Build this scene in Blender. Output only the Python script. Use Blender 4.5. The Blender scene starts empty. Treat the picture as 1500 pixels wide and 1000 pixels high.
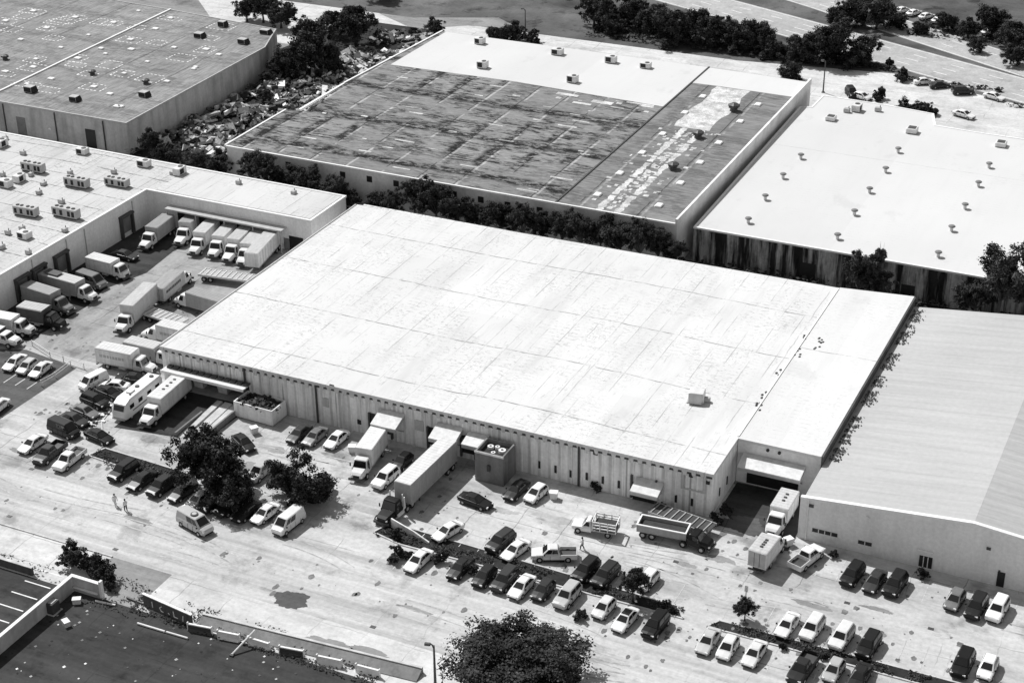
import bpy, bmesh, math, random
from mathutils import Vector, Matrix, noise
rnd = random.Random(7)
SC = bpy.context.scene
COL = SC.collection
# ------------------------------------------------------------------ camera
H = 120.0; PITCH, ROLL, YAW, FPX = 0.482393560, -0.0107403907, -0.445399269, 1875.1552
fw = Vector((math.sin(YAW)*math.cos(PITCH), math.cos(YAW)*math.cos(PITCH), -math.sin(PITCH)))
rt = fw.cross(Vector((0, 0, 1))).normalized(); up = rt.cross(fw)
rt, up = math.cos(ROLL)*rt+math.sin(ROLL)*up, -math.sin(ROLL)*rt+math.cos(ROLL)*up
EYE = Vector((0, 0, H))
cd = bpy.data.cameras.new('camera'); cam = bpy.data.objects.new('camera', cd); COL.objects.link(cam)
cam.matrix_world = Matrix(((rt.x, up.x, -fw.x, 0), (rt.y, up.y, -fw.y, 0), (rt.z, up.z, -fw.z, H), (0, 0, 0, 1)))
cd.sensor_width = 36; cd.lens = 36*FPX/1149; cd.clip_start = 1; cd.clip_end = 5000
SC.camera = cam
def ray(px, py): return rt*((px-750)/FPX)-up*((py-500)/FPX)+fw
def at(px, py, z=0.0):
    d = ray(px, py); return EYE+d*((z-H)/d.z)
def onx(px, py, X):
    d = ray(px, py); return EYE+d*(X/d.x)
def ony(px, py, Y):
    d = ray(px, py); return EYE+d*(Y/d.y)
# ------------------------------------------------------------------ light
SUN_EL, SUN_DIR = math.radians(50), Vector((-0.906, 0.423, 0)).normalized()
w = bpy.data.worlds.new('World'); SC.world = w; w.use_nodes = True
nt = w.node_tree; bg = nt.nodes['Background']
sk = nt.nodes.new('ShaderNodeTexSky'); sk.sky_type = 'NISHITA'; sk.sun_disc = False
sk.sun_elevation = SUN_EL; sk.sun_rotation = math.atan2(SUN_DIR.x, SUN_DIR.y)
bw = nt.nodes.new('ShaderNodeRGBToBW')          # black-and-white photograph: neutral daylight
nt.links.new(sk.outputs[0], bw.inputs[0]); nt.links.new(bw.outputs[0], bg.inputs[0]); bg.inputs[1].default_value = 0.11
sl = bpy.data.lights.new('sun', 'SUN'); sl.energy = 3.9; sl.angle = math.radians(0.5); sl.color = (1, 1, 1)
so = bpy.data.objects.new('sun', sl); COL.objects.link(so)
sv = Vector((SUN_DIR.x*math.cos(SUN_EL), SUN_DIR.y*math.cos(SUN_EL), math.sin(SUN_EL)))
so.rotation_euler = sv.to_track_quat('Z', 'Y').to_euler(); so.location = (0, 0, 200)
SC.view_settings.view_transform = 'Standard'; SC.view_settings.look = 'None'; SC.view_settings.exposure = 0.22; SC.view_settings.gamma = 1
# ------------------------------------------------------------------ node helper
class NT:
    def __init__(s, name, rough=.85, spec=.25):
        s.m = bpy.data.materials.new(name); s.m.use_nodes = True; s.t = s.m.node_tree
        s.b = s.t.nodes['Principled BSDF']; s.b.inputs['Roughness'].default_value = rough
        s.b.inputs['Specular IOR Level'].default_value = spec; s._o = None
    def n(s, k): return s.t.nodes.new('ShaderNode'+k)
    def link(s, v, sock):
        if isinstance(v, (int, float)): sock.default_value = v
        else: s.t.links.new(v, sock)
    def pos(s, world=False):
        if world: return s.n('NewGeometry').outputs['Position']
        if s._o is None: s._o = s.n('TexCoord').outputs['Object']
        return s._o
    def sc(s, v, x, y, z):
        n = s.n('VectorMath'); n.operation = 'MULTIPLY'; s.link(v, n.inputs[0]); n.inputs[1].default_value = (x, y, z); return n.outputs[0]
    def off(s, v, a, k=1):
        n = s.n('VectorMath'); n.operation = 'MULTIPLY_ADD'; s.link(a, n.inputs[0]); n.inputs[1].default_value = (k, k, k); s.link(v, n.inputs[2]); return n.outputs[0]
    def noise(s, v, scale, det=3, rough=.55):
        n = s.n('TexNoise'); s.link(v, n.inputs['Vector']); n.inputs['Scale'].default_value = scale
        n.inputs['Detail'].default_value = det; n.inputs['Roughness'].default_value = rough; return n.outputs['Fac']
    def math(s, op, a, b=0., c=0.):
        n = s.n('Math'); n.operation = op
        for i, x in enumerate((a, b, c)): s.link(x, n.inputs[i])
        return n.outputs[0]
    def mr(s, v, a, b, c=0., d=1.):
        n = s.n('MapRange'); s.link(v, n.inputs[0])
        for i, x in enumerate((a, b, c, d)): n.inputs[i+1].default_value = x
        return n.outputs[0]
    def sep(s, v):
        n = s.n('SeparateXYZ'); s.link(v, n.inputs[0]); return n.outputs
    def mix(s, f, a, b): return s.math('MULTIPLY_ADD', f, s.math('SUBTRACT', b, a), a)
    def mul(s, *a):
        r = a[0]
        for x in a[1:]: r = s.math('MULTIPLY', r, x)
        return r
    def lines(s, c, period, width, wob=None, k=0., ph=0.):      # 1 on thin lines across coordinate c
        if wob is not None: c = s.math('MULTIPLY_ADD', wob, k, c)
        f = s.math('FRACT', s.math('MULTIPLY_ADD', c, 1/period, ph))
        d = s.math('ABSOLUTE', s.math('SUBTRACT', f, .5))
        return s.mr(d, width/period*.5, width/period*.25)
    def island(s): return s.n('NewGeometry').outputs['Random Per Island']
    def objrnd(s): return s.n('ObjectInfo').outputs['Random']
    def done(s, v, bump=None, bs=.3):
        v = s.math('MAXIMUM', v, .004)
        c = s.n('CombineColor')
        for i in range(3): s.link(v, c.inputs[i])
        s.t.links.new(c.outputs[0], s.b.inputs['Base Color'])
        if bump is not None:
            b = s.n('Bump'); b.inputs['Strength'].default_value = bs; b.inputs['Distance'].default_value = .05
            s.link(bump, b.inputs['Height']); s.t.links.new(b.outputs[0], s.b.inputs['Normal'])
        return s.m
def plain(name, v, var=.12, scale=.6, rough=.75, spec=.3, fine=.08, metal=0, isl=0.):
    s = NT(name, rough, spec); p = s.pos()
    a = s.mr(s.noise(p, scale, 4), .3, .7, 1-var, 1+var)
    b = s.mr(s.noise(p, scale*9, 3), .3, .7, 1-fine, 1+fine)
    r = s.mul(a, b, v)
    if isl: r = s.mul(r, s.mr(s.island(), 0, 1, 1-isl, 1+isl))
    s.b.inputs['Metallic'].default_value = metal
    return s.done(r)
M = {}
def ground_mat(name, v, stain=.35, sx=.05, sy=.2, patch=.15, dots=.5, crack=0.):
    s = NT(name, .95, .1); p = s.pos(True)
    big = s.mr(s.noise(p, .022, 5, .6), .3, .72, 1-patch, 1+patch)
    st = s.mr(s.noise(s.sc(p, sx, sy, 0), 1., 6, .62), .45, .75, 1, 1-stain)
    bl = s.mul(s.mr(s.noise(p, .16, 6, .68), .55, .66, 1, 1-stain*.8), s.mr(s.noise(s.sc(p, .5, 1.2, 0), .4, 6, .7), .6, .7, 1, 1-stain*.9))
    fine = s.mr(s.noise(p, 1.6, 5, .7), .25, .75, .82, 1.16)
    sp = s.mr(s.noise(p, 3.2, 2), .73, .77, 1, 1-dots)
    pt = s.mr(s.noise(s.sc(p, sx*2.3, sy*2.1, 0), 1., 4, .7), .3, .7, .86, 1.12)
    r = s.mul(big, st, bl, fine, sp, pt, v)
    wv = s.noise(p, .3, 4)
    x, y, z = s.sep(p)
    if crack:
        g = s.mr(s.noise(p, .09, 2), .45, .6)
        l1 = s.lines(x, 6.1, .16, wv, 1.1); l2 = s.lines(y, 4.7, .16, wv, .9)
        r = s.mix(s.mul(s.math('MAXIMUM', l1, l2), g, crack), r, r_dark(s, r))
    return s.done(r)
def r_dark(s, r): return s.math('MULTIPLY', r, .35)
M['ground'] = ground_mat('ground_dirt', .30, .4)
M['lot'] = ground_mat('worn_concrete_lot', .53, .45, .06, .22, .14, .55, .7)
M['street'] = ground_mat('worn_street', .55, .4, .018, .42, .14, .4, .25)
M['slab'] = ground_mat('pale_concrete', .62, .3, .08, .18, .1, .5, .7)
M['yard'] = ground_mat('yard_concrete', .39, .42, .2, .08, .2, .5, .9)
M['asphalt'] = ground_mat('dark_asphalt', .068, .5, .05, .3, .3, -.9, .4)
M['oldasphalt'] = ground_mat('grey_asphalt', .12, .35, .05, .3, .25, .3, .6)
M['verge'] = ground_mat('weedy_verge', .04, .5, .3, .3, .35, -1.2)
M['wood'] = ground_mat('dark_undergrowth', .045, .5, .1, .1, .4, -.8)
M['hwy'] = ground_mat('highway_concrete', .43, .22, .25, .25, .08, .1)
M['paint'] = plain('road_paint', .75, .15, 1.)
M['kerb'] = plain('kerb_concrete', .52, .2, .8)
def white_roof(name, v=.80, px=3.05, py=14.3, dirt=.6, dark=.42):
    s = NT(name, .9, .1); p = s.pos(); x, y, z = s.sep(p)
    wob = s.math('ADD', s.noise(p, .25, 4), s.math('MULTIPLY', s.noise(s.sc(p, .02, .004, 1), 1., 1), 4.))
    gate = s.mr(s.noise(p, .11, 4, .6), .38, .58)
    gate2 = s.mr(s.noise(s.sc(p, .5, .12, 1), 1., 5, .6), .45, .62)
    l1 = s.lines(x, px, .16, wob, .35); l2 = s.lines(y, py, .28, wob, .8); l3 = s.lines(x, px*4, .2, wob, .5)
    l4 = s.lines(y, 1.05, .1, wob, .8)
    br = s.mr(s.noise(s.sc(p, 1.2, .25, 1), 1., 4), .5, .6); kf = min(1., dirt*1.5)**1.6
    ln = s.math('MAXIMUM', s.mul(l1, gate2, .75), s.mul(l2, s.mr(s.noise(p, .5, 4, .7), .36, .56), 1.1))
    ln = s.math('MAXIMUM', ln, s.mul(l3, s.mr(s.noise(p, .2, 3), .48, .6), .5))
    ln = s.math('MAXIMUM', ln, s.mul(l4, gate, br, .75))
    dr = s.mr(s.noise(s.sc(p, .35, .05, 1), 1., 6, .65), .5, .8, 0, .16*dirt*2)
    fl = s.math('MAXIMUM', s.mul(s.mr(s.noise(s.sc(p, 1.6, 3.2, 1), 1., 5, .7), .55, .62), gate, .36*kf), s.mul(s.mr(s.noise(s.sc(p, 4.5, .8, 1), 1., 4, .65), .58, .64), gate2, .33*kf))
    r = s.mul(s.math('SUBTRACT', 1., s.math('MAXIMUM', dr, fl)), s.mr(s.noise(p, .04, 3), .3, .7, .95, 1.03), v)
    wn = s.n('TexWhiteNoise'); wn.noise_dimensions = '2D'; cv = s.n('CombineXYZ'); s.link(s.math('FLOOR', s.math('MULTIPLY', x, 1/(px*4))), cv.inputs[0]); s.link(s.math('FLOOR', s.math('MULTIPLY', y, 1/py)), cv.inputs[1]); s.t.links.new(cv.outputs[0], wn.inputs['Vector'])
    pond = s.mr(s.noise(s.sc(p, .8, .5, 1), .16, 6, .65), .6, .66, 1, .93)
    r = s.mul(r, s.mr(wn.outputs['Value'], 0, 1, .955, 1.03), pond)
    r = s.mul(r, s.math('SUBTRACT', 1., s.mul(ln, 1-dark)))
    return s.done(r, ln, .2)
M['roof_white'] = white_roof('white_coated_roof', .67)
M['roof_strip'] = white_roof('smooth_white_roof', .68, 40, 60, .35, .6)
M['roof_clean'] = white_roof('clean_white_roof', .62, 60, 90, .15, .8)
M['roof_shingly'] = white_roof('patched_white_roof', .56, 1.6, 5.2, .9, .25)

def dark_roof(name, v, stain, seam_x, light=1.7, streak=(.06, .9)):
    s = NT(name, .9, .12); p = s.pos(); x, y, z = s.sep(p); wob = s.noise(p, .3, 4)
    fine = s.mr(s.noise(s.sc(p, streak[0]*5, streak[1]*2.4, 1), 1., 6, .72), .3, .7, .6, 1.35)
    gate = s.mr(s.noise(p, .045, 4), .36, .5)
    hatch = s.mr(s.noise(s.sc(p, .28, 2.1, 1), 1., 7, .8), .47, .53)                     # crisp blotches, drawn out along the sheets
    blot = s.mr(s.noise(s.sc(p, .11, .3, 1), 1., 6, .74), .47, .53)
    yy = s.math('MULTIPLY_ADD', s.noise(p, .16, 3), 3.5, y)
    band = s.mr(s.math('ABSOLUTE', s.math('SUBTRACT', s.math('FRACT', s.math('MULTIPLY_ADD', yy, 1/17.5, .1)), .5)), .12, .05)
    xx = s.math('MULTIPLY_ADD', s.noise(p, .2, 3), 2.5, x)
    cross = s.mul(s.mr(s.math('ABSOLUTE', s.math('SUBTRACT', s.math('FRACT', s.math('MULTIPLY', xx, 1/seam_x)), .5)), .2, .08), s.mr(s.noise(p, .05, 3), .5, .56))
    dk = s.math('MAXIMUM', s.mul(blot, gate, hatch), s.mul(s.math('MAXIMUM', band, cross), s.mr(s.noise(s.sc(p, .35, .8, 1), 1., 7, .8), .44, .52)))
    r = s.mul(fine, s.math('SUBTRACT', 1., s.mul(dk, stain)), s.mr(s.noise(p, .05, 3), .3, .7, .85, 1.15), v)
    l1 = s.mul(s.lines(x, seam_x, .6, wob, .5), s.mr(s.noise(p, .13, 3), .47, .52))
    r = s.mul(r, s.mr(l1, 0, 1, 1, light))
    d2 = s.mul(s.lines(x, seam_x, .3, wob, .5, .06), s.mr(s.noise(p, .21, 3), .45, .5))
    r = s.mul(r, s.mr(d2, 0, 1, 1, .35))
    l3 = s.mul(s.lines(y, 8.6, .2, wob, .6), s.mr(s.noise(p, .17, 3), .48, .54)); r = s.mul(r, s.mr(l3, 0, 1, 1, .5))
    return s.done(r)
def streaked_roof(name, v, dirt=.2):                                # pale sheet roof, faint streaks across the slope
    s = NT(name, .9, .1); p = s.pos(); x, y, z = s.sep(p)
    a = s.mr(s.noise(s.sc(p, .05, .9, 0), 1., 6, .65), .35, .75, 1.04, 1-dirt); b = s.mr(s.noise(p, .05, 4), .3, .7, .93, 1.05); c = s.mr(s.noise(s.sc(p, 1.5, 1.5, 0), 1., 5, .7), .3, .7, .93, 1.05)
    l = s.mul(s.lines(y, 1.9, .09, s.noise(p, .2, 3), .3), s.mr(s.noise(s.sc(p, .1, .5, 0), 1., 4), .45, .6), .25)
    return s.done(s.mul(a, b, c, s.math('SUBTRACT', 1., l), v))
M['roof_dark'] = dark_roof('stained_grey_roof', .24, .94, 7.4, 1.9, (.09, .8))
M['roof_grey'] = dark_roof('plain_grey_roof', .22, .4, 11)
M['roof_tl'] = dark_roof('patchy_grey_roof', .27, .35, 13.5, 1.2, (.5, .12))
M['roof_tan'] = streaked_roof('weathered_pale_roof', .47, .13)
M['roof_rough'] = streaked_roof('rough_pale_roof', .455, .26)
M['patch'] = white_roof('white_roof_patch', .62, 2, 4, 1., .4)
M['patch_path'] = plain('pale_roof_coating', .54, .35, .7, .9, .1, .35)
def black_wall():
    s = NT('black_stained_wall', .9, .12); p = s.pos()
    a = s.mr(s.noise(s.sc(p, .5, .5, .035), 1., 5, .7), .44, .56, 1, .07); b = s.mr(s.noise(s.sc(p, .9, .9, .25), .8, 6, .7), .4, .65, 1.1, .35); c = s.mr(s.noise(p, 2.2, 4), .3, .7, .85, 1.1)
    return s.done(s.mul(a, b, c, .45))
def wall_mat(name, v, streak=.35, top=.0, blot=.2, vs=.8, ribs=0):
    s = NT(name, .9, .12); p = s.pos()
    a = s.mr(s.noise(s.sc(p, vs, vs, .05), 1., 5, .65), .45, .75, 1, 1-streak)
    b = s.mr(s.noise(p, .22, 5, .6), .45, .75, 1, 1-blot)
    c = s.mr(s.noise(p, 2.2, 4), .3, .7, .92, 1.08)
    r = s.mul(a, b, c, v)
    if ribs:                                                      # groove shading between the precast ribs painted in, dirt washed down from the eaves
        x, y, z = s.sep(p); g = s.lines(x, ribs, .62, s.noise(s.sc(p, .4, .4, .2), 1., 3), .16); k = s.mr(s.noise(s.sc(p, .7, .7, .12), 1., 4, .7), .35, .65, .25, 1.)
        dj = s.mul(s.lines(x, ribs*6, .3), s.mr(s.noise(s.sc(p, .3, .3, .1), 1., 2), .4, .55)); top = s.mul(s.mr(s.noise(s.sc(p, 1.5, 1.5, .06), 1., 4, .7), .45, .62), s.mr(z, 3.2, 6.2))
        r = s.mul(r, s.math('SUBTRACT', 1., s.mul(g, k, .36)), s.math('SUBTRACT', 1., s.mul(dj, .5)), s.math('SUBTRACT', 1., s.mul(top, .3)))
    return s.done(r)
M['wall'] = wall_mat('painted_concrete_wall', .9, .3, 0, .2, .8)
M['wall_ribbed'] = wall_mat('ribbed_concrete_wall', .95, .3, 0, .2, .8, 1.46)
M['wall_white'] = wall_mat('white_painted_wall', .86, .12, 0, .1)
M['wall_grey'] = wall_mat('grey_stained_wall', .56, .4, 0, .3, .5)
M['wall_tan'] = wall_mat('pale_plaster_wall', .85, .2, 0, .25, .3)
M['wall_smooth'] = wall_mat('smooth_grey_wall', .8, .1, 0, .12)
M['wall_dark'] = black_wall()
M['wall_shade'] = wall_mat('dark_and_shaded_wall', .12, .4)  # dark low walls; on the wing's side it carries shade in the colour
M['trim'] = plain('white_trim', .8, .06)
M['pipe'] = plain('dark_pipe', .07, .2)
M['glass_dark'] = plain('dark_opening', .02, .2, 1, .4, .4)
M['door'] = plain('grey_door', .2, .2)
M['metal'] = plain('grey_metal', .42, .15, 1, .5, .5)
M['metal_light'] = plain('pale_metal', .68, .12, 1, .5, .4)
M['metal_dark'] = plain('dark_metal', .06, .2, 1, .5, .4)
M['grille'] = plain('black_grille', .025, .1)
M['skylight'] = plain('white_skylight', .85, .05, 1, .4, .4)
M['concrete'] = wall_mat('raw_concrete', .24, .35, 0, .35)
M['scrap'] = None
def isl_mat(name, lo, hi, power=2., rough=.8):
    s = NT(name, rough, .3); i = s.math('POWER', s.island(), power)
    return s.done(s.mul(s.mr(i, 0, 1, lo, hi), s.mr(s.noise(s.pos(), 2., 3), .3, .7, .7, 1.2)))
M['scrap'] = isl_mat('mixed_scrap', .015, .95, 2.5)
M['debris'] = isl_mat('dark_debris', .01, .11, 2.)
M['litter'] = isl_mat('dark_leaf_litter', .02, .1, 1.)
def leaf_mat(name, lo, hi):
    s = NT(name, .7, .15); p = s.pos()
    cl = s.mr(s.noise(p, 2.4, 4), .34, .68, .3, 1.75)
    r = s.mul(s.mr(s.math('POWER', s.island(), 1.6), 0, 1, lo*1.4, hi*.75), cl, s.mr(s.objrnd(), 0, 1, .8, 1.2))
    return s.done(r)
M['leaf'] = leaf_mat('dark_foliage', .014, .085)
M['leaf2'] = leaf_mat('grey_foliage', .024, .10)
M['bark'] = plain('grey_bark', .09, .3, 2.)
def paint(name, v, rough=.35):
    s = NT(name, rough, .5 if v > .1 else .25); s.b.inputs['Coat Weight'].default_value = .2 if v > .1 else 0.
    return s.done(s.mul(s.mr(s.noise(s.pos(), 1.1, 4), .3, .7, .9, 1.05), s.mr(s.objrnd(), 0, 1, .8, 1.04) if v > .1 else s.mr(s.objrnd(), 0, 1, .6, 2.2), v))
for k, v in (('W', .82), ('S', .52), ('G', .17), ('D', .022), ('K', .008)): M['car'+k] = paint('car_paint_'+{'W': 'white', 'S': 'silver', 'G': 'grey', 'D': 'charcoal', 'K': 'black'}[k], v)
M['glass'] = plain('tinted_glass', .015, .1, 1, .08, .6)
M['tyre'] = plain('tyre_rubber', .02, .2, 3)
M['rim'] = plain('wheel_rim', .45, .1, 3, .4, .5)
M['lamp'] = plain('lamp_lens', .8, .05, 3, .2, .5)
M['tail'] = plain('tail_lamp', .12, .1, 3, .3, .5)
M['box_w'] = wall_mat('white_cargo_box', .78, .3, 0, .16, 1.)
M['box_g'] = wall_mat('grey_cargo_box', .38, .2, 0, .2, 1.)
M['box_d'] = wall_mat('dark_cargo_box', .10, .3, 0, .3, 1.)
M['box_s'] = wall_mat('pale_grey_cargo_box', .6, .15, 0, .15, 1.)
for k_, v_ in (('w', .76), ('s', .58), ('g', .36), ('d', .1)):
    s = NT('cargo_roof_'+k_, .7, .3); p = s.pos(); x, y, z = s.sep(p)
    M['broof_'+k_] = s.done(s.mul(s.mr(s.noise(s.sc(p, .5, 2., 1), 1., 5, .7), .3, .75, 1.04, .72), s.math('SUBTRACT', 1., s.mul(s.lines(x, .62, .09), .3)), s.mr(s.objrnd(), 0, 1, .88, 1.05), v_))
M['skin'] = plain('skin', .3); M['cloth_w'] = plain('pale_shirt', .75); M['cloth_d'] = plain('dark_trousers', .06); M['hair'] = plain('dark_hair', .02)
# ------------------------------------------------------------------ mesh builder
class MB:
    def __init__(s): s.v = []; s.f = []; s.sm = []
    def add(s, vs, fs, smooth=False):
        o = len(s.v); s.v += [tuple(v) for v in vs]
        for f in fs: s.f.append([i+o for i in f]); s.sm.append(smooth)
        return s
    def box(s, x0, x1, y0, y1, z0, z1):
        v = [(x, y, z) for z in (z0, z1) for x, y in ((x0, y0), (x1, y0), (x1, y1), (x0, y1))]
        return s.add(v, [(3, 2, 1, 0), (4, 5, 6, 7), (0, 1, 5, 4), (1, 2, 6, 5), (2, 3, 7, 6), (3, 0, 4, 7)])
    def rbox(s, x0, x1, y0, y1, z0, z1, r=.05):                 # box with chamfered top and upright edges
        def ring(i, z): return [(x0+i+r, y0+i, z), (x1-i-r, y0+i, z), (x1-i, y0+i+r, z), (x1-i, y1-i-r, z), (x1-i-r, y1-i, z), (x0+i+r, y1-i, z), (x0+i, y1-i-r, z), (x0+i, y0+i+r, z)]
        return s.loft([ring(0, z0), ring(0, z1-r), ring(r, z1)])
    def loft(s, rings, cap=True, smooth=False):
        n = len(rings[0]); v = [p for r in rings for p in r]; f = []
        for k in range(len(rings)-1):
            for i in range(n): j = (i+1) % n; f.append((k*n+i, k*n+j, (k+1)*n+j, (k+1)*n+i))
        if cap: f += [tuple(range(n-1, -1, -1)), tuple(range((len(rings)-1)*n, len(rings)*n))]
        return s.add(v, f, smooth)
    def prism(s, poly, z0, z1):
        return s.loft([[(x, y, z0) for x, y in poly], [(x, y, z1) for x, y in poly]])
    def poly(s, pts): return s.add(pts, [tuple(range(len(pts)))])
    def tube(s, p0, p1, r0, r1=None, n=8):
        r1 = r0 if r1 is None else r1; p0 = Vector(p0); p1 = Vector(p1); d = (p1-p0).normalized()
        a = d.orthogonal().normalized(); b = d.cross(a)
        return s.loft([[p+(a*math.cos(t*2*math.pi/n)+b*math.sin(t*2*math.pi/n))*r for t in range(n)] for p, r in ((p0, r0), (p1, r1))])
    def path(s, pts, rad, n=7):
        rings = []
        for k, p in enumerate(pts):
            p = Vector(p); d = (Vector(pts[min(k+1, len(pts)-1)])-Vector(pts[max(k-1, 0)])).normalized()
            a = d.cross(Vector((.31, .95, .05))).normalized(); b = d.cross(a)
            rings.append([p+(a*math.cos(t*2*math.pi/n)+b*math.sin(t*2*math.pi/n))*rad[k] for t in range(n)])
        return s.loft(rings, True, True)
    def mesh(s, name):
        me = bpy.data.meshes.new(name); me.from_pydata(s.v, [], s.f)
        me.polygons.foreach_set('use_smooth', s.sm)
        return me
def fixn(me):
    b = bmesh.new(); b.from_mesh(me); bmesh.ops.recalc_face_normals(b, faces=b.faces); b.to_mesh(me); b.free(); return me
def obj(name, mb, mat, parent=None, label=None):
    me = fixn(mb.mesh(name)) if isinstance(mb, MB) else mb
    if not me.materials: me.materials.append(mat)
    o = bpy.data.objects.new(name, me); COL.objects.link(o)
    if parent: o.parent = parent
    if label: o['label'] = label
    return o
def tag(o, label, cat, group=None):
    o['label'] = label; o['category'] = cat
    if group: o['group'] = group
    return o
def thing(name, label, cat, loc=(0, 0, 0), rz=0, group=None):
    o = bpy.data.objects.new(name, None); COL.objects.link(o); o.location = loc; o.rotation_euler = (0, 0, rz); o.empty_display_size = .3
    return tag(o, label, cat, group)
def struct(name, mb, mat):
    o = obj(name, mb, mat); o['kind'] = 'structure'; return o
def dup(root, loc, rz, label, group=None, scale=None):
    r = root.copy(); COL.objects.link(r); r.location = loc; r.rotation_euler = (0, 0, rz); r['label'] = label
    if scale is not None: r.scale = scale
    if group: r['group'] = group
    elif 'group' in r: del r['group']
    for ch in list(root.children):
        c = ch.copy(); COL.objects.link(c); c.parent = r
        for g in ch.children:
            d = g.copy(); COL.objects.link(d); d.parent = c
    return r
def recolour(o, m):
    o.material_slots[0].link = 'OBJECT'; o.material_slots[0].material = m
# ------------------------------------------------------------------ ground
def sheet(name, pts, mat, z): return struct(name, MB().poly([(x, y, z) for x, y in pts]), M[mat])
def rect(x0, x1, y0, y1): return [(x0, y0), (x1, y0), (x1, y1), (x0, y1)]
def pxy(l, z=0): return [tuple(at(a, b, z)[:2]) for a, b in l]
sheet('ground', rect(-3000, 3000, -800, 4000), 'ground', 0)
sheet('street', rect(-700, 300, 134, 147), 'street', .004)
sheet('parking_lot', rect(-157, 40, 147, 182), 'lot', .004)
sheet('truck_yard', rect(-178, -140, 174.5, 222.5), 'yard', .008)
sheet('driveway', [(-700, 147), (-157, 147), (-157, 182), (-700, 182)], 'lot', .004)
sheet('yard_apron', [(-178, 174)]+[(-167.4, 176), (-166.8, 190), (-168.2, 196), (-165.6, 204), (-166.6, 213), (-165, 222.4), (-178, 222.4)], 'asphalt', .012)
sheet('asphalt_lot', [(-260, 150), (-155.4, 150.6), (-155.0, 172), (-165.9, 173.6), (-177, 169.5), (-260, 169.5)], 'oldasphalt', .012)
sheet('asphalt_yard', rect(-400, -77.5, 60, 126.4), 'asphalt', .004)
sheet('concrete_verge', rect(-110.5, 120, 126.4, 134), 'slab', .004)
sheet('concrete_pad', rect(-77.5, 120, 60, 126.4), 'lot', .004)
sheet('dirt_verge', rect(-400, -119.5, 126.4, 134), 'slab', .004)
blob_spots = 0
sheet('loading_pit', [(-139, 160), (-125, 162), (-124.5, 173), (-139.5, 173)], 'asphalt', .008)
sheet('loading_court', [(-54.2, 176), (-51, 172.5), (-48, 171.8), (-46, 169.6), (-43.4, 170), (-43.6, 182.8), (-54.2, 182.6)], 'asphalt', .008)
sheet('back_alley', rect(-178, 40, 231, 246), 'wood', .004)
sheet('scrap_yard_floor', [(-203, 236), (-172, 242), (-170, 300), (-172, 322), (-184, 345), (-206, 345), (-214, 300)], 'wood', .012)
sheet('service_road', [(-230, 322), (-60, 318), (60, 270), (60, 300), (-46, 347.2), (-76, 357), (-90, 355), (-110, 352), (-260, 352)], 'slab', .004)
sheet('dirt_patch', pxy([(600, 132), (640, 137), (735, 137), (760, 150), (700, 146), (640, 150)]), 'ground', .008)
M['meadow'] = ground_mat('dry_meadow', .13, .7, .06, .06, .5, .4)
sheet('wood_floor', [(-300, 352), (-110, 352), (-90, 355), (-76, 357), (-46, 347.2), (60, 300), (60, 900), (-500, 900), (-500, 352)], 'meadow', .006)
def strip(name, line, w0, mat, z):
    a, b = [], []
    for i, p in enumerate(line):
        d = (Vector(line[min(i+1, len(line)-1)])-Vector(line[max(i-1, 0)])).normalized(); nrm = Vector((-d.y, d.x))
        a.append(Vector(p)+nrm*w0/2); b.append(Vector(p)-nrm*w0/2)
    return sheet(name, [tuple(p) for p in a]+[tuple(p) for p in reversed(b)], mat, z)
LOW = [(-420, 512), (-104, 380.5), (-48, 357), (120, 287)]; UPP = [(-420, 575), (-105, 404), (-48, 371.5), (120, 302)]
strip('highway', LOW, 14.5, 'hwy', .010); strip('highway', UPP, 11.5, 'hwy', .014)
def lane(line, off, dash, z):
    mb = MB()
    for a, b in zip(line, line[1:]):
        a = Vector(a); b = Vector(b); d = (b-a).normalized(); n = Vector((-d.y, d.x)); L = (b-a).length; t = 0
        while t < L:
            e = min(t+(3.5 if dash else 30), L); q = [a+d*t+n*(off-.13), a+d*e+n*(off-.13), a+d*e+n*(off+.13), a+d*t+n*(off+.13)]
            mb.poly([(p.x, p.y, z) for p in q]); t += 10 if dash else 30
    o = obj('lane_marking', mb, M['paint']); o['kind'] = 'structure'
for off, ds in ((-6.6, 0), (-3.3, 1), (0, 1), (3.3, 1), (6.6, 0)): lane(LOW, off, ds, .022)
for off, ds in ((-5.2, 0), (-1.8, 1), (1.8, 1), (5.2, 0)): lane(UPP, off, ds, .026)
# kerbs
def kerb(pts, w=.22, h=.14):
    mb = MB()
    for a, b in zip(pts, pts[1:]):
        a = Vector(a); b = Vector(b); d = (b-a).normalized(); n = Vector((-d.y, d.x))*w/2
        mb.loft([[(p-n).to_3d()+Vector((0, 0, 0)), (p+n).to_3d(), (p+n).to_3d()+Vector((0, 0, h)), (p-n).to_3d()+Vector((0, 0, h))] for p in (a, b)])
    o = obj('kerb', mb, M['kerb']); o['kind'] = 'structure'
VERGES = [[(-92.5, 152.2), (-91.5, 155), (-52, 153.6), (-50.5, 151.6), (-88, 151.2)], [(-137.5, 152.3), (-136.5, 154.8), (-121, 154), (-117, 150.8), (-122, 150.8)], [(-47.5, 151.3), (-46.5, 153), (-20, 153.2), (10, 153.4), (10, 151.3)]]
for V in VERGES:
    sheet('verge', V, 'verge', .012); kerb(V+V[:1])
kerb([(-420, 134), (-119.5, 134)]); kerb([(-77, 126.4), (120, 126.4)], .3)
kerb([(-137, 154.9), (-141.5, 160.5), (-143.5, 168)], .2)
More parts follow.
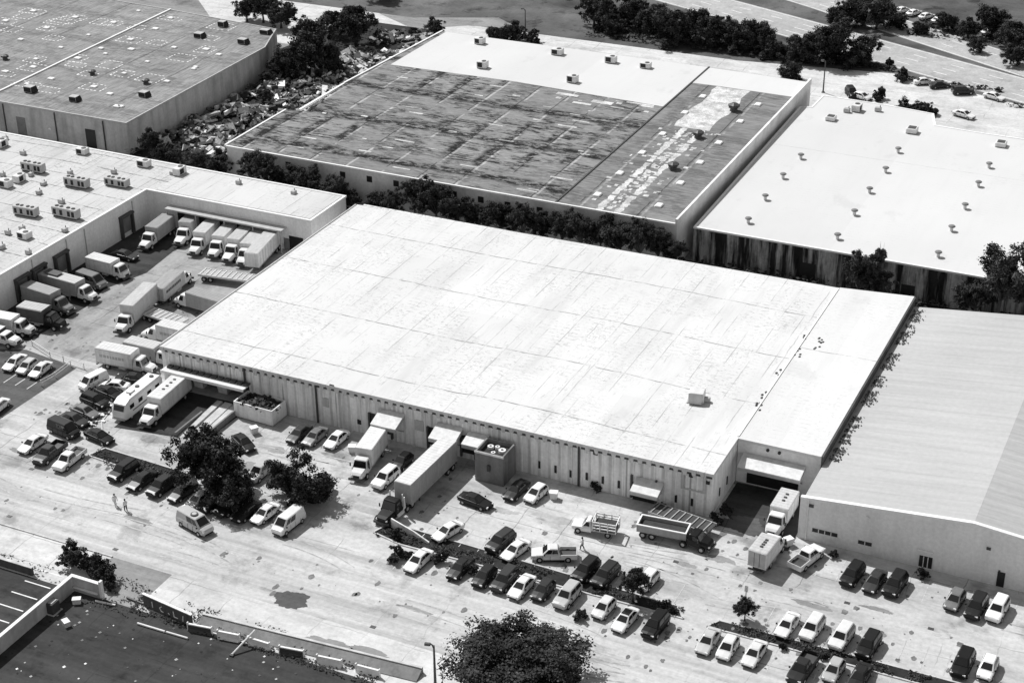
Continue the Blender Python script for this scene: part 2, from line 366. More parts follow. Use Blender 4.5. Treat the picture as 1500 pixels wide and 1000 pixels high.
# faded stall lines
mb = MB()
for x in [-137.5+2.6*i for i in range(6)]+[-89+2.6*i for i in range(15)]+[-46.5+2.6*i for i in range(10)]: mb.box(x-.05, x+.05, 146.2, 150.9, .012, .016)
for x in [-118+2.6*i for i in range(4)]+[-79+2.6*i for i in range(9)]+[-41.5+2.6*i for i in range(14)]: mb.box(x-.05, x+.05, 166.3, 171.3, .012, .016)
for x in [-89+2.6*i for i in range(15)]+[-44+2.6*i for i in range(12)]: mb.box(x-.05, x+.05, 153.9, 158.4, .020, .024)
o = obj('stall_lines', mb, plain('worn_paint', .5, .3, 1.5)); o['kind'] = 'structure'
mb = MB()
for y in (128.05, 125.5, 123.05, 120.5, 118, 115.5, 113, 110.5, 108): mb.box(-126.2, -122.3, y-.09, y+.09, .012, .016)
o = obj('stall_lines', mb, M['paint']); o['kind'] = 'structure'
mb = MB()
for px, py in ((192, 538), (205, 541), (218, 545)):
    p = at(px, py); mb.box(p.x-.06, p.x+.06, p.y-2.5, p.y+2.5, .020, .024)
o = obj('stall_lines', mb, M['paint']); o['kind'] = 'structure'
# dark oil patches, drains
def blob(name, px, py, rx, ry, mat, z, seed):
    p = at(px, py); r = random.Random(seed); pts = []
    for i in range(64):
        t = i/64*2*math.pi; k = 1+.45*noise.noise((math.cos(t)*1.1, math.sin(t)*1.1, seed*3.1))+.22*noise.noise((math.cos(t)*3, math.sin(t)*3, seed*1.7))+.07*r.uniform(-1, 1); pts.append((p.x+math.cos(t)*rx*k, p.y+math.sin(t)*ry*k))
    return sheet(name, pts, mat, z)
for i, (px, py, rx, ry, m) in enumerate(((502, 790, 2.3, 1.5, 'oldasphalt'), (545, 838, 3.4, .8, 'ground'), (590, 848, 3, .7, 'ground'), (945, 750, 1.4, .5, 'ground'), (985, 745, 1.6, .8, 'ground'), (640, 800, 2.2, .35, 'ground'), (455, 640, 2, 1, 'ground'), (420, 815, 3, .6, 'ground'), (330, 700, 2.2, .5, 'ground'), (205, 625, 2.5, .6, 'ground'), (1010, 705, 3, 2, 'oldasphalt'), (1160, 800, 2, .4, 'ground'), (480, 835, 3.5, .7, 'oldasphalt'), (1085, 795, 2.5, .6, 'ground'), (660, 665, 1.8, 2.2, 'yard'), (560, 630, 2.6, 1., 'yard'), (800, 700, 3., .8, 'yard'), (900, 725, 2.6, .8, 'yard'), (740, 690, 2., .6, 'yard'), (480, 620, 2., .8, 'yard'), (590, 690, 2.4, .7, 'yard'), (350, 610, 2.5, 1., 'yard'))): blob('oil_stain', px, py, rx, ry, m, .018, i)
rs = random.Random(71); mb = MB()
def drip(x, y, a, b):
    k0 = rs.uniform(0, 9); mb.poly([(x+math.cos(t*.57)*a*(1+.6*noise.noise((math.cos(t*.57)*2, math.sin(t*.57)*2, k0))), y+math.sin(t*.57)*b*(1+.6*noise.noise((math.cos(t*.57)*2, math.sin(t*.57)*2, k0+5))), .026) for t in range(11)])
for k in range(620):
    ln_ = rs.choice(((148.5, -92, -18), (156, -90, -18), (168.5, -118, -18), (161, -100, -20), (149, -140, -100), (140, -150, -10), (178, -175, -145), (195, -165, -145), (160, -152, -140)))
    q = rs.random(); drip(rs.uniform(ln_[1], ln_[2]), ln_[0]+rs.gauss(0, 2.), .06+.34*q*q, .06+.5*q*q)
o = obj('oil_drips', mb, plain('oil_drip', .16, .5, .7)); o['kind'] = 'structure'
mb = MB()
for k in range(26):                                                # tyre marks
    x, y = rs.uniform(-150, -15), rs.choice((rs.uniform(135.5, 145.5), rs.uniform(155, 165))); L = rs.uniform(4, 16); c = rs.gauss(0, .012); t0 = rs.gauss(0, .06); 
    for off in (0, 1.55):
        pts = [(x+L*i/8, y+off+t0*L*i/8+c*(L*i/8)**2) for i in range(9)]; w_ = rs.uniform(.06, .11)
        for (xa, ya), (xb, yb) in zip(pts, pts[1:]): mb.poly([(xa, ya-w_, .022), (xb, yb-w_, .022), (xb, yb+w_, .022), (xa, ya+w_, .022)])
o = obj('tyre_marks', mb, plain('tyre_mark', .41, .4, .9)); o['kind'] = 'structure'
for px, py in ((186, 696), (305, 733), (594, 820), (934, 747), (1126, 793), (244, 617), (211, 643), (1220, 822)):
    p = at(px, py); o = obj('drain_cover', MB().rbox(p.x-.35, p.x+.35, p.y-.25, p.y+.25, 0, .035, .02), M['metal_dark']); o['kind'] = 'structure'
# ------------------------------------------------------------------ buildings
class Bld:
    def __init__(s, name, label, loc, cat='warehouse'):
        s.loc = Vector((loc[0], loc[1], 0)); s.o = thing(name, label, cat, s.loc)
    def part(s, name, mb, mat, parent=None, label=None):
        mb.v = [(a-s.loc.x, b-s.loc.y, c) for a, b, c in mb.v]
        return obj(name, mb, M[mat] if isinstance(mat, str) else mat, parent or s.o, label)
def wallring(poly, z1, t=.35, z0=0.):           # outer wall shell of a footprint (counter-clockwise), open inside
    mb = MB(); n = len(poly); P = [Vector(p) for p in poly]; I = []
    for i in range(n):
        a, b, c = P[i-1], P[i], P[(i+1) % n]; d1 = (b-a).normalized(); d2 = (c-b).normalized()
        n1 = Vector((-d1.y, d1.x)); n2 = Vector((-d2.y, d2.x)); m = (n1+n2).normalized(); I.append(b+m*t/max(.4, m.dot(n1)))
    for i in range(n):
        j = (i+1) % n; q = [P[i], P[j], I[j], I[i]]
        mb.loft([[(p.x, p.y, z) for p in q] for z in (z0, z1)])
    return mb
def slab(poly, z0, z1): return MB().prism(poly, z0, z1)
def inset(poly, t):
    n = len(poly); P = [Vector(p) for p in poly]; I = []
    for i in range(n):
        a, b, c = P[i-1], P[i], P[(i+1) % n]; d1 = (b-a).normalized(); d2 = (c-b).normalized()
        n1 = Vector((-d1.y, d1.x)); n2 = Vector((-d2.y, d2.x)); m = (n1+n2).normalized(); p = b+m*t/max(.4, m.dot(n1)); I.append((p.x, p.y))
    return I
# ---- main warehouse: white roof, ribbed grey front, recessed dock at the left
mw = Bld('warehouse', 'long warehouse with a huge white roof and ribbed grey front wall in the middle', (-97, 173.2))
ZM = 6.6
# front wall with dock opening X -137.6..-124.4
mb = MB(); FY = 173.2
mb.box(-138.9, -137.6, FY, FY+.4, 0, ZM-.45); mb.box(-137.6, -124.6, FY, FY+.4, 3.75, ZM-.45); mb.box(-124.6, -54.6, FY, FY+.4, 0, ZM-.45)
mb.box(-54.999, -54.6, FY+.4, 232.3, 0, ZM-.45); mb.box(-139.6, -139.2, FY+.4, 230.6, 0, ZM-.45); mb.box(-139.6, -138.9, FY, FY+.4, 0, ZM-.45)
mb.box(-139.2, -54.999, 231.9, 232.3, 0, ZM-.45)
WALL = mb
mb = MB(); mb.box(-139.2, -124.2, 181, 181.3, 0, 5.2); mb.box(-124.5, -124.2, FY+.4, 181, 0, 5.2); mb.box(-139.2, -124.2, FY+.41, 181, 5.2, 5.4)
mw.part('dock_recess', mb, 'door')
for x in (-134.6, -130.4):
    mb = MB(); mb.loft([[(x-.75, 174.6, 0), (x+.75, 174.6, 0), (x+.75, 175.6, 0), (x-.75, 175.6, 0)], [(x-1.1, 174.1, 3.7), (x+1.1, 174.1, 3.7), (x+1.1, 175.6, 3.7), (x-1.1, 175.6, 3.7)]])
    mw.part('dock_pier', mb, 'wall')
mb = WALL
for k in range(58):                              # ribs of the precast front
    x = -138.4+k*1.46
    if -137.8 < x < -124.4: mb.box(x-.13, x+.13, FY-.09, FY, 3.95, ZM-.45)
    else: mb.box(x-.13, x+.13, FY-.09, FY, 0.02, ZM-.45)
mw.part('wall', mb, 'wall_ribbed')
mw.part('eave_gap_shade', MB().box(-138.85, -54.7, FY-.1, FY-.01, ZM-.82, ZM-.44), 'pipe')  # dark strip standing in for the shaded gaps under the roof edge
RP = [(-139.7, 173.0), (-54.5, 173.0), (-54.5, 232.4), (-139.7, 230.8)]
mb = slab(RP, ZM-.43, ZM); r2 = random.Random(3)
for k in range(69):                              # white roof coat runs down between the ribs
    x = -139.2+k*1.225; h = r2.uniform(.35, .8); ww = r2.uniform(.3, .4)
    mb.loft([[(x-ww*.6, FY-.18, ZM-.43-h), (x+ww*.6, FY-.18, ZM-.43-h), (x+ww*.6, FY-.11, ZM-.43-h), (x-ww*.6, FY-.11, ZM-.43-h)], [(x-ww, FY-.24, ZM-.431), (x+ww, FY-.24, ZM-.431), (x+ww, FY-.11, ZM-.431), (x-ww, FY-.11, ZM-.431)]])
mw.part('roof', mb, 'roof_white')
mb = MB(); mb.box(-139.98, -139.72, 173.3, 230.6, ZM-.9, ZM+.12)
mw.part('gutter', mb, 'metal')
mb = MB(); mb.box(-54.72, -54.5, 183.2, 232, ZM+.002, ZM+.16)
mw.part('roof_kerb', mb, 'trim')
for px in (535, 458, 825):
    p = ony(px, 620 if px < 800 else 650, FY-.1); mw.part('downpipe', MB().tube((p.x, FY-.2, 0.1), (p.x, FY-.2, ZM-.45), .16), 'pipe')
for px, py in ((781, 638), (799, 643), (816, 648), (834, 651), (852, 655), (870, 660), (934, 676), (952, 680)):
    p = ony(px, py, FY); mb = MB(); mb.box(p.x-.16, p.x+.16, FY-.1, FY+.01, p.z-.55, p.z+.55); wn = mw.part('window', mb, 'glass_dark')
    mw.part('sill', MB().box(p.x-.22, p.x+.22, FY-.16, FY-.02, p.z-.64, p.z-.56), 'wall', wn)
for px, py, ww, hh, m in ((579, 590, .3, .35, 'glass_dark'), (646, 594, .7, .8, 'wall_grey'), (541, 568, .5, .7, 'wall_grey'), (548, 550, .35, .25, 'glass_dark'), (630, 572, .25, .3, 'glass_dark'), (844, 625, .3, .25, 'glass_dark'), (379, 512, .25, .25, 'glass_dark'), (447, 531, .3, .25, 'glass_dark'), (1003, 0, 0, 0, None), (951, 650, .25, .25, 'glass_dark'), (970, 658, .25, .25, 'glass_dark')):
    if m:
        p = ony(px, py, FY); mw.part('wall_vent', MB().box(p.x-ww, p.x+ww, FY-.13, FY+.01, p.z-hh, p.z+hh), m)
p0 = ony(944, 640, FY); p1 = ony(964, 668, FY)   # framed stain / blocked loading door near the corner
mb = MB(); mb.box(p0.x-.4, p0.x, FY-.11, FY, p1.z, ZM-.5); mb.box(p1.x, p1.x+.4, FY-.11, FY, p1.z, ZM-.5); mb.box(p0.x-.4, p1.x+.4, FY-.115, FY-.001, p1.z-.25, p1.z)
mw.part('door_frame', mb, 'wall_grey')
for y0 in (176.5, 179.5):
    mw.part('side_window', MB().box(-54.6, -54.5, y0-.5, y0-.2, 1.6, 2.8), 'glass_dark')
def awning(px0, px1, x0, x1, zt, zb, y0, y1, label=None, par=mw):
    mb = MB(); a = .12
    mb.loft([[(x, y0, zt-.05), (x, y1, zb-.05), (x, y1-.02, zb+a), (x, y0, zt+a)] for x in (x0, x1)])
    f = par.part('awning', mb, M['awning'])
    mb = MB()
    mb.box(x0+.02, x1-.02, y1+.02, y1+.14, zb-.5, zb-.06); mb.loft([[(x0+.02, y0, zt-.06), (x0+.02, y1+.14, zb-.06), (x0+.02, y1+.14, zb-.5), (x0+.02, y0, zt-.6)], [(x0+.1, y0, zt-.06), (x0+.1, y1+.14, zb-.06), (x0+.1, y1+.14, zb-.5), (x0+.1, y0, zt-.6)]])
    mb.loft([[(x1-.1, y0, zt-.06), (x1-.1, y1+.14, zb-.06), (x1-.1, y1+.14, zb-.5), (x1-.1, y0, zt-.6)], [(x1-.02, y0, zt-.06), (x1-.02, y1+.14, zb-.06), (x1-.02, y1+.14, zb-.5), (x1-.02, y0, zt-.6)]])
    par.part('valance', mb, 'metal', f)
    for x in (x0+.35, x1-.35): par.part('strut', MB().tube((x, y0, 1.9), (x, y1+.3, zb-.1), .05), 'metal_dark', f)
# awning sheet: pale, lightly dirty, roof-edge shade painted in weakly at the wall end
s = NT('awning_sheet', .8, .2); p = s.pos(); x, y, z = s.sep(p)
f = s.math('ADD', y, s.mul(s.math('SUBTRACT', s.noise(s.sc(p, 2.2, .3, .3), 1., 3), .5), 1.6))
M['awning'] = s.done(s.mul(s.mr(f, -1.55, -.2, .74, .6), s.mr(s.noise(p, 1.5, 3), .3, .7, .85, 1.1)))
def aw_px(a, b, zt, zb, dep=2.6, par=mw, fy=FY):
    p0 = ony(a[0], a[1], fy-dep); p1 = ony(b[0], b[1], fy-dep); awning(0, 0, p0.x, p1.x, zt, zb, fy-.1, fy-dep, None, par)
aw_px((591, 594), (619, 602), 4.7, 3.75, 3.0); aw_px((656, 611), (685, 618), 4.7, 3.75, 3.0); aw_px((693, 624), (716, 630), 4.4, 3.75, 2.6); aw_px((882, 672), (913, 679), 3.5, 2.7, 2.5)
for a, b in (((591, 620), (619, 628)), ((656, 640), (685, 648)), ((693, 650), (712, 655)), ((882, 690), (913, 697))):
    p0 = ony(a[0], a[1], FY); p1 = ony(b[0], b[1], FY); dm = mw.part('dock_door', MB().box(p0.x+.4, p1.x-.4, FY-.12, FY+.01, .9 if a[0] < 800 else 0.02, 3.6 if a[0] < 800 else 2.6), 'glass_dark')
    mw.part('dock_bumper', MB().box(p0.x+.1, p0.x+.38, FY-.35, FY, .3, 3.7), 'metal_dark', dm); mw.part('dock_bumper', MB().box(p1.x-.38, p1.x-.1, FY-.35, FY, .3, 3.7), 'metal_dark', dm)
# canopy over the recessed dock
mb = MB(); mb.box(-138.6, -124.3, 171.3, 173.05, 3.55, 3.72); c = mw.part('dock_canopy', mb, 'metal_light')
mb = MB(); mb.box(-138.6, -124.3, 171.15, 171.29, 3.35, 3.8); mw.part('fascia', mb, 'trim', c)
mb = MB()
for i in range(13): mb.box(-138.2+i*1.1, -137.4+i*1.1, 172.2, 172.95, 3.73, 4.0)
mw.part('rubble', mb, 'metal_dark', c)
# dock ramps in front
for x0, x1, m in ((-129.2, -128.3, 0), (-127.9, -126.6, 0), (-126.4, -125.2, 0)):
    mb = MB(); mb.loft([[(x0, 161.5, .02), (x1, 161.5, .02), (x1, 161.5, .05), (x0, 161.5, .05)], [(x0, 171.5, .02), (x1, 171.5, .02), (x1, 171.5, .75), (x0, 171.5, .75)]])
    mw.part('dock_ramp', mb, 'kerb')
mb = MB(); mb.box(-125.15, -124.9, 161.5, 171.3, 0, 1.0); mw.part('ramp_wall', mb, 'concrete'); mw.part('ramp_wall', MB().box(-129.6, -129.35, 161.5, 168, 0, .7), 'concrete')
# ---- lower wing to its right
ws = Bld('warehouse_wing', 'narrow white-roofed wing on the right side of the long warehouse with a notched dock', (-49, 183))
ws.part('wall', wallring([(-54.49, 182.9), (-43.3, 182.9), (-43.3, 234), (-54.49, 232.6)], ZM-.4), 'wall_tan')
ws.part('parapet', MB().box(-43.28, -43.05, 182.9, 234, 0.1, ZM-.02), 'wall_shade')  # dark skin over the right side wall, its shade put into the colour
ws.part('roof', slab([(-54.49, 182.75), (-43.29, 182.75), (-43.29, 234.1), (-54.49, 232.5)], ZM-.35, ZM+.05), 'roof_strip')
p = ony(1027, 655, 182.8); q = ony(1075, 668, 182.8)
s = NT('awning_sheet_right', .8, .2); pp = s.pos(); x, y, z = s.sep(pp)
f = s.math('ADD', y, s.mul(s.math('SUBTRACT', s.noise(s.sc(pp, 1.4, .3, .3), 1., 3), .5), 2.2))
m2 = s.done(s.mul(s.mr(f, -1.6, -.2, .74, .6), s.mr(s.noise(pp, 1.5, 3), .3, .7, .85, 1.1))); mo = M['awning']; M['awning'] = m2  # roof-edge shade painted weakly into the wall end here too
awning(0, 0, -53.6, -45.2, 4.6, 3.9, 182.8, 180.2, None, ws); M['awning'] = mo
ws.part('dock_door', MB().box(-53, -46, 182.75, 182.91, .2, 3.4), 'glass_dark')
for px, py in ((1050, 625), (1037, 622)):
    p = ony(px, py, 182.8); ws.part('wall_vent', MB().tube((p.x, 182.7, p.z), (p.x, 182.95, p.z), .22), 'glass_dark')
mb = MB()
for px, py in ((1099, 497), (1096, 505), (1073, 512), (1053, 533), (1033, 561), (1028, 572), (1078, 495)):
    p = at(px, py, ZM+.05)
    for k in range(5):
        x, y = p.x+rnd.uniform(-.6, .4), p.y+rnd.uniform(-1.5, 1.5); mb.loft([[(x+math.cos(t)*r, y+math.sin(t)*r*1.6, ZM+z) for t in (0, 1.2, 2.3, 3.3, 4.2, 5.3)] for r, z in ((.2, .055), (.08, .11))])
o = ws.part('roof_leaf_heap', mb, 'litter'); o['kind'] = 'stuff'
# ---- right warehouse with low gable
wr = Bld('gabled_warehouse', 'smooth grey front warehouse with a low pale gable roof, filling the right edge', (-22, 173.4))
RX = [(-43.2, 6.05), (-22.1, 7.95), (0, 5.9)]
fy = 173.4
mb = MB(); pr = [(-43.2, 0)]+[(0, 0)]+[(x, z) for x, z in reversed(RX)]
mb.loft([[(x, y, z) for x, z in pr] for y in (fy, fy+.35)])
mb.box(-43.0, -42.7, fy+.35, 233, 0, 4.8); mb.box(-.3, 0, fy+.35, 233, 0, 5.2); mb.box(-42.7, -.3, 232.7, 233, 0, 5.)
wr.part('wall', mb, 'wall_smooth')
mb = MB()
for (x0, z0), (x1, z1) in zip(RX, RX[1:]): mb.loft([[(x, fy-.07, z-.22), (x, fy+.5, z-.22), (x, fy+.5, z+.08), (x, fy-.07, z+.08)] for x, z in ((x0, z0), (x1, z1))])
wr.part('coping', mb, 'trim')
mb = MB(); mb.loft([[(-43.04, y, 5.35), (-22.1, y, 7.75), (-22.1, y, 7.5), (-43.04, y, 5.0)] for y in (fy+.5, 233.2)])
wr.part('roof_slope', mb, 'roof_tan')
mb = MB(); mb.loft([[(-22.09, y, 7.75), (0.3, y, 5.6), (0.3, y, 5.35), (-22.09, y, 7.5)] for y in (fy+.5, 233.2)])
wr.part('roof_slope', mb, M['roof_rough'], None, 'darker rough roof slope right of the ridge')
mb = MB()
for k in range(1500):
    y = 184+48*rnd.random(); g = noise.noise((0, y*.25, 3))+.6*noise.noise((3, y*.9, 3))
    if g < -.12: continue
    x = -42.7+abs(rnd.gauss(.75, .45)); z = 5.36+(x+43.04)*.1146; r = rnd.uniform(.05, .17); t0 = rnd.random()*6
    mb.poly([(x+math.cos(t0+t)*r*rnd.uniform(.6, 1), y+math.sin(t0+t)*r*1.3, z+rnd.uniform(.03, .14)) for t in (0, 1.3, 2.5, 3.8, 5)])
o = wr.part('leaf_litter', mb, 'litter'); o['kind'] = 'stuff'
def win(b, px, py, w, h, Y, bars=0, m='glass_dark', fr='trim'):
    p = ony(px, py, Y); mb = MB(); mb.box(p.x-w/2, p.x+w/2, Y-.05, Y+.01, p.z-h/2, p.z+h/2); o = b.part('window', mb, m)
    if bars:
        for i in range(1, bars+1): x = p.x-w/2+w*i/(bars+1); b.part('mullion', MB().box(x-.05, x+.05, Y-.1, Y-.052, p.z-h/2, p.z+h/2), fr, o)
    b.part('sill', MB().box(p.x-w/2-.08, p.x+w/2+.08, Y-.13, Y-.02, p.z-h/2-.13, p.z-h/2-.01), fr, o)
win(wr, 1101, 714, 3.2, .5, fy, 3, 'glass_dark', 'wall_smooth'); win(wr, 1146, 726, 1.7, .5, fy, 1, 'glass_dark', 'wall_smooth'); win(wr, 1214, 747, 1.6, 1.6, fy, 2, 'glass_dark', 'trim')
mb = MB(); p = ony(1214, 734, fy); mb.box(p.x-.9, p.x+.9, fy-.35, fy, p.z-.1, p.z+.08); wr.part('window_hood', mb, 'trim')
for px, py, r in ((1086, 684, .3), (1285, 732, .25), (1297, 757, .12), (1149, 697, .2)):
    p = ony(px, py, fy); wr.part('wall_vent', MB().box(p.x-r, p.x+r, fy-.12, fy+.01, p.z-r*.7, p.z+r*.7), 'metal_dark' if px != 1149 else 'wall_tan')
p = ony(1082, 690, fy); wr.part('downpipe', MB().tube((p.x, fy-.12, 0.05), (p.x, fy-.12, 5.9), .09), 'trim')
p = ony(1297, 775, fy); wr.part('door', MB().box(p.x-.45, p.x+.45, fy-.06, fy+.01, 0.02, 2.1), 'glass_dark')
# ---- rear warehouse with stained dark roof
ZT = 8.
wt = Bld('rear_warehouse', 'big warehouse behind with a stained dark grey roof and white coated rear part', (-130, 243))
TP = [(-174.3, 242.3), (-107.2, 242.3), (-85.0, 242.3), (-85.0, 321), (-107.9, 322), (-170.2, 322), (-172.3, 282), (-169.9, 264.6), (-174.9, 263.8)]
wt.part('wall', wallring([p for p in TP if p[0] != -107.2 and p[0] != -107.9], ZT-.28), 'wall_tan')
wt.part('roof', slab([(-174.2, 242.4), (-107.35, 242.4), (-107.35, 321.9), (-170.2, 321.9), (-172.2, 282), (-169.8, 264.6), (-174.8, 263.8)], ZT-.27, ZT), 'roof_dark')
wt.part('roof_section', slab([(-107.05, 242.4), (-85.35, 242.4), (-85.35, 321), (-107.05, 321.9)], ZT-.27, ZT), 'roof_grey', None, 'lighter grey roof bay right of the seam')
wt.part('roof_joint', MB().box(-107.35, -107.05, 242.4, 321.9, ZT-.2, ZT+.16), 'pipe')
wt.part('parapet', MB().box(-85.3, -84.9, 242.2, 321, ZT-.3, ZT+.9), 'wall_tan')
mb = MB(); mb.box(-174.4, -85.3, 242.1, 242.45, ZT-.26, ZT+.12); mb.box(-174.98, -174.6, 242.45, 263.8, ZT-.26, ZT+.14); mb.box(-172.5, -172.0, 264.7, 281.9, ZT-.26, ZT+.14); mb.loft([[(-172.5, 282, z), (-172.1, 282, z), (-170, 322, z), (-170.4, 322, z)] for z in (ZT-.26, ZT+.2)])
wt.part('coping', mb, 'wall_white')
wt.part('roof_coating', slab([(-169.4, 296.6), (-140.6, 297.2), (-107.37, 295.2), (-107.37, 321.8), (-169.2, 321.8)], ZT+.004, ZT+.03), 'roof_clean', None, 'white coated rear part of the dark roof')
wt.part('roof_coating', slab([(-107.03, 311.0), (-101.7, 311.2), (-85.4, 310.9), (-85.4, 320.9), (-107.03, 321.7)], ZT+.004, ZT+.03), 'roof_clean', None, 'white rear end of the grey roof bay')
def rag(x0, x1, y0, y1, n=24, a=.35, sd=1):
    r = random.Random(sd); L = [(x0+r.uniform(-a, a), y0+(y1-y0)*i/n) for i in range(n+1)]; R = [(x1+r.uniform(-a, a), y0+(y1-y0)*i/n) for i in range(n+1)]
    return [(x0, y0)]+[(x1, y0)]+R[1:-1]+[(x1, y1), (x0, y1)]+list(reversed(L[1:-1]))
wt.part('roof_coating', slab(rag(-101.7, -94.6, 286, 310.9, 10, .5, 4), ZT+.004, ZT+.025), 'patch_path', None, 'pale rectangle coated on the grey roof bay')
for nm_, x0_, x1_, sd_ in (('left', -99.9, -98.7, 5), ('right', -96.5, -95.4, 6)):
    y_ = 242.7; rr_ = random.Random(sd_); k_ = 0
    while y_ < 284:                                               # pale coating worn into broken lengths
        L_ = rr_.uniform(3, 9); e_ = min(y_+L_, 285.8); wt.part('roof_coating', slab(rag(x0_, x1_, y_, e_, int(L_*1.5)+2, .3, sd_*50+k_), ZT+.004, ZT+.025), 'patch_path', None, nm_+' pale ragged strip on the grey roof bay'); y_ = e_+rr_.uniform(.1, .8); k_ += 1
mb = MB(); r3 = random.Random(12)
for k in range(150):
    x = r3.uniform(-98.3, -96.8) if k < 110 else r3.choice([r3.uniform(-104, -100), r3.uniform(-95, -92)]); y = r3.uniform(243, 285); a, b = r3.uniform(.1, .5), r3.uniform(.08, .5)
    mb.box(x-a, x+a, y-b, y+b, ZT+.003, ZT+.02+.0001*k)
o = wt.part('roof_patch', mb, 'patch_path'); o['kind'] = 'stuff'
mb = MB()
for k in range(46):
    x, y = r3.uniform(-169, -109), r3.uniform(244, 296); a, b = r3.uniform(.4, 2.2), r3.uniform(.08, .3)
    if k < 9: x, y, a, b = r3.uniform(-130, -108.6), r3.uniform(290, 295), r3.uniform(.5, 2.5), r3.uniform(.3, .9)
    mb.box(x-a, x+a, y-b, y+b, ZT+.003, ZT+.03+.0001*k)
o = wt.part('roof_repair', mb, 'patch_path'); o['kind'] = 'stuff'
for px, py in ((964, 226), (944, 244), (919, 268), (896, 289), (871, 312), (846, 336), (1026, 235), (1006, 254), (982, 278), (961, 300), (939, 323), (915, 348)):
    p = at(px, py, ZT); wt.part('skylight', MB().rbox(p.x-.62, p.x+.62, p.y-.8, p.y+.8, ZT+.004, ZT+.32, .12), 'skylight')
for px, py in ((499, 302), (529, 308), (590, 318), (620, 323), (685, 335), (715, 341), (781, 353), (655, 330), (745, 347), (560, 313)):
    win(wt, px, py, 1.1, 1.15, 242.3, 0, 'glass_dark', 'wall_tan')
p = ony(860, 360, 242.3)
wt.part('door', MB().box(-165.5, -163, 242.2, 242.31, 0.02, 3.), 'door')
# ---- clean white roof to the right of it
ZW = 6.2
ww = Bld('stained_wall_warehouse', 'warehouse with a clean bright white roof and black streaked front wall, upper right', (-60, 246))
WP = [(-83.4, 246.2), (0, 246.2), (0, 310.4), (-47.9, 310.6), (-57.2, 311.2), (-59, 317.5), (-68.8, 318.9), (-81.9, 319.4), (-82.1, 311.8), (-84.2, 311)]
ww.part('wall', wallring(WP, ZW-.26), 'wall_dark')
ww.part('roof', slab(inset(WP, .36), ZW-.3, ZW-.02), 'roof_clean')
ww.part('coping', wallring(inset(WP, -.06), ZW+.06, .42, ZW-.25), 'trim')
for px, py in ((1074, 291), (1183, 284), (1285, 301), (1169, 306), (1054, 313), (1151, 329), (1034, 337), (1134, 354), (1273, 322), (1258, 347), (1243, 372), (1115, 381), (1228, 401), (1015, 363), (1299, 277)):
    if py == 277: continue
    p = at(px, py+4, ZW); x, y = p.x, p.y
    v = ww.part('roof_vent', MB().tube((x, y, ZW-.02), (x, y, ZW+.75), .3, .26, 10), 'metal_light')
    ww.part('cap', MB().loft([[(x+math.cos(t*.524)*r, y+math.sin(t*.524)*r, z) for t in range(12)] for r, z in ((.5, ZW+.7), (.62, ZW+.82), (.5, ZW+.98), (.15, ZW+1.08))]), 'door', v)
for px, py, w_, h_ in ((1082, 420, 2.6, 3.3), (1194, 443, 2.2, 2.6)):
    p = ony(px, py, 246.2); ww.part('door', MB().box(p.x-w_/2, p.x+w_/2, 246.12, 246.21, 0.02, h_), 'glass_dark')
mb = MB(); mb.box(-57.0, -44.6, 312.2, 312.5, 0, 3.2); ww.part('screen_wall', mb, 'wall_dark')
# ---- upper left warehouse
ZL = 6.7
wl = Bld('grey_roof_warehouse', 'warehouse with a flat grey roof dotted with skylights, upper left corner', (-270, 247.6))
LP = [(-345, 247.4), (-201.3, 247.4), (-202.6, 299.5), (-207.6, 311.9), (-239, 315.2), (-345, 322)]
wl.part('wall', wallring(LP, ZL-.25), 'wall_grey')
wl.part('roof', slab(inset(LP, .02), ZL-.24, ZL), 'roof_tl')
mb = MB(); n = len(LP)
wl.part('coping', wallring(LP, ZL+.12, .28, ZL-.24), 'metal')
q0 = at(173, 221, ZL); q1 = at(367, 128, ZL)
mb = MB(); d = (q1-q0).normalized(); nn = Vector((-d.y, d.x, 0))*.22; mb.loft([[(q-nn), (q+nn), (q+nn+Vector((0, 0, .25))), (q-nn+Vector((0, 0, .25)))] for q in (q0-d*4, q1)])
wl.part('roof_joint', mb, 'trim')
for px, py in ((206, 212), (233, 206), (281, 215), (299, 223), (311, 237), (216, 184), (244, 171), (213, 193), (275, 157), (263, 183), (294, 178), (315, 200), (303, 143), (322, 162), (341, 187), (350, 150), (371, 171), (331, 130), (363, 209), (395, 193), (421, 179), (367, 138), (228, 149), (260, 137), (182, 141), (199, 162), (182, 198), (307, 237), (213, 130), (289, 172), (323, 173), (407, 173), (393, 195)):
    p = at(px, py, ZL); a = rnd.uniform(.4, .65); sk_ = wl.part('skylight', MB().rbox(p.x-a*1.2, p.x+a*1.2, p.y-a*.9, p.y+a*.9, ZL+.004, ZL+.3, .1), 'skylight')
mb = MB()
for px, py in ((190, 150), (236, 160), (205, 135), (240, 142), (330, 148), (352, 165), (292, 142), (275, 200), (345, 205), (300, 190), (230, 218), (380, 182), (412, 160), (206, 212), (281, 215), (216, 184), (213, 193), (263, 183), (315, 200), (322, 162), (228, 149), (260, 137), (182, 141), (303, 143), (367, 138), (213, 130), (407, 173), (262, 190), (425, 147), (250, 140), (182, 200)):
    p = at(px, py, ZL); w_, d_ = rnd.uniform(1.8, 3.2), rnd.uniform(1.2, 2.4)
    for s_ in (-1, 1):
        for k in range(int(w_*2)): mb.box(p.x-w_+k, p.x-w_+k+rnd.uniform(.4, .8), p.y+s_*d_-.12, p.y+s_*d_+.12, ZL+.003, ZL+.03+.0003*k)
        for k in range(int(d_*2)): mb.box(p.x+s_*w_-.12, p.x+s_*w_+.12, p.y-d_+k, p.y-d_+k+rnd.uniform(.4, .8), ZL+.003, ZL+.034+.0003*k)
o = wl.part('roof_patch', mb, 'skylight'); o['kind'] = 'stuff'
mb = MB()
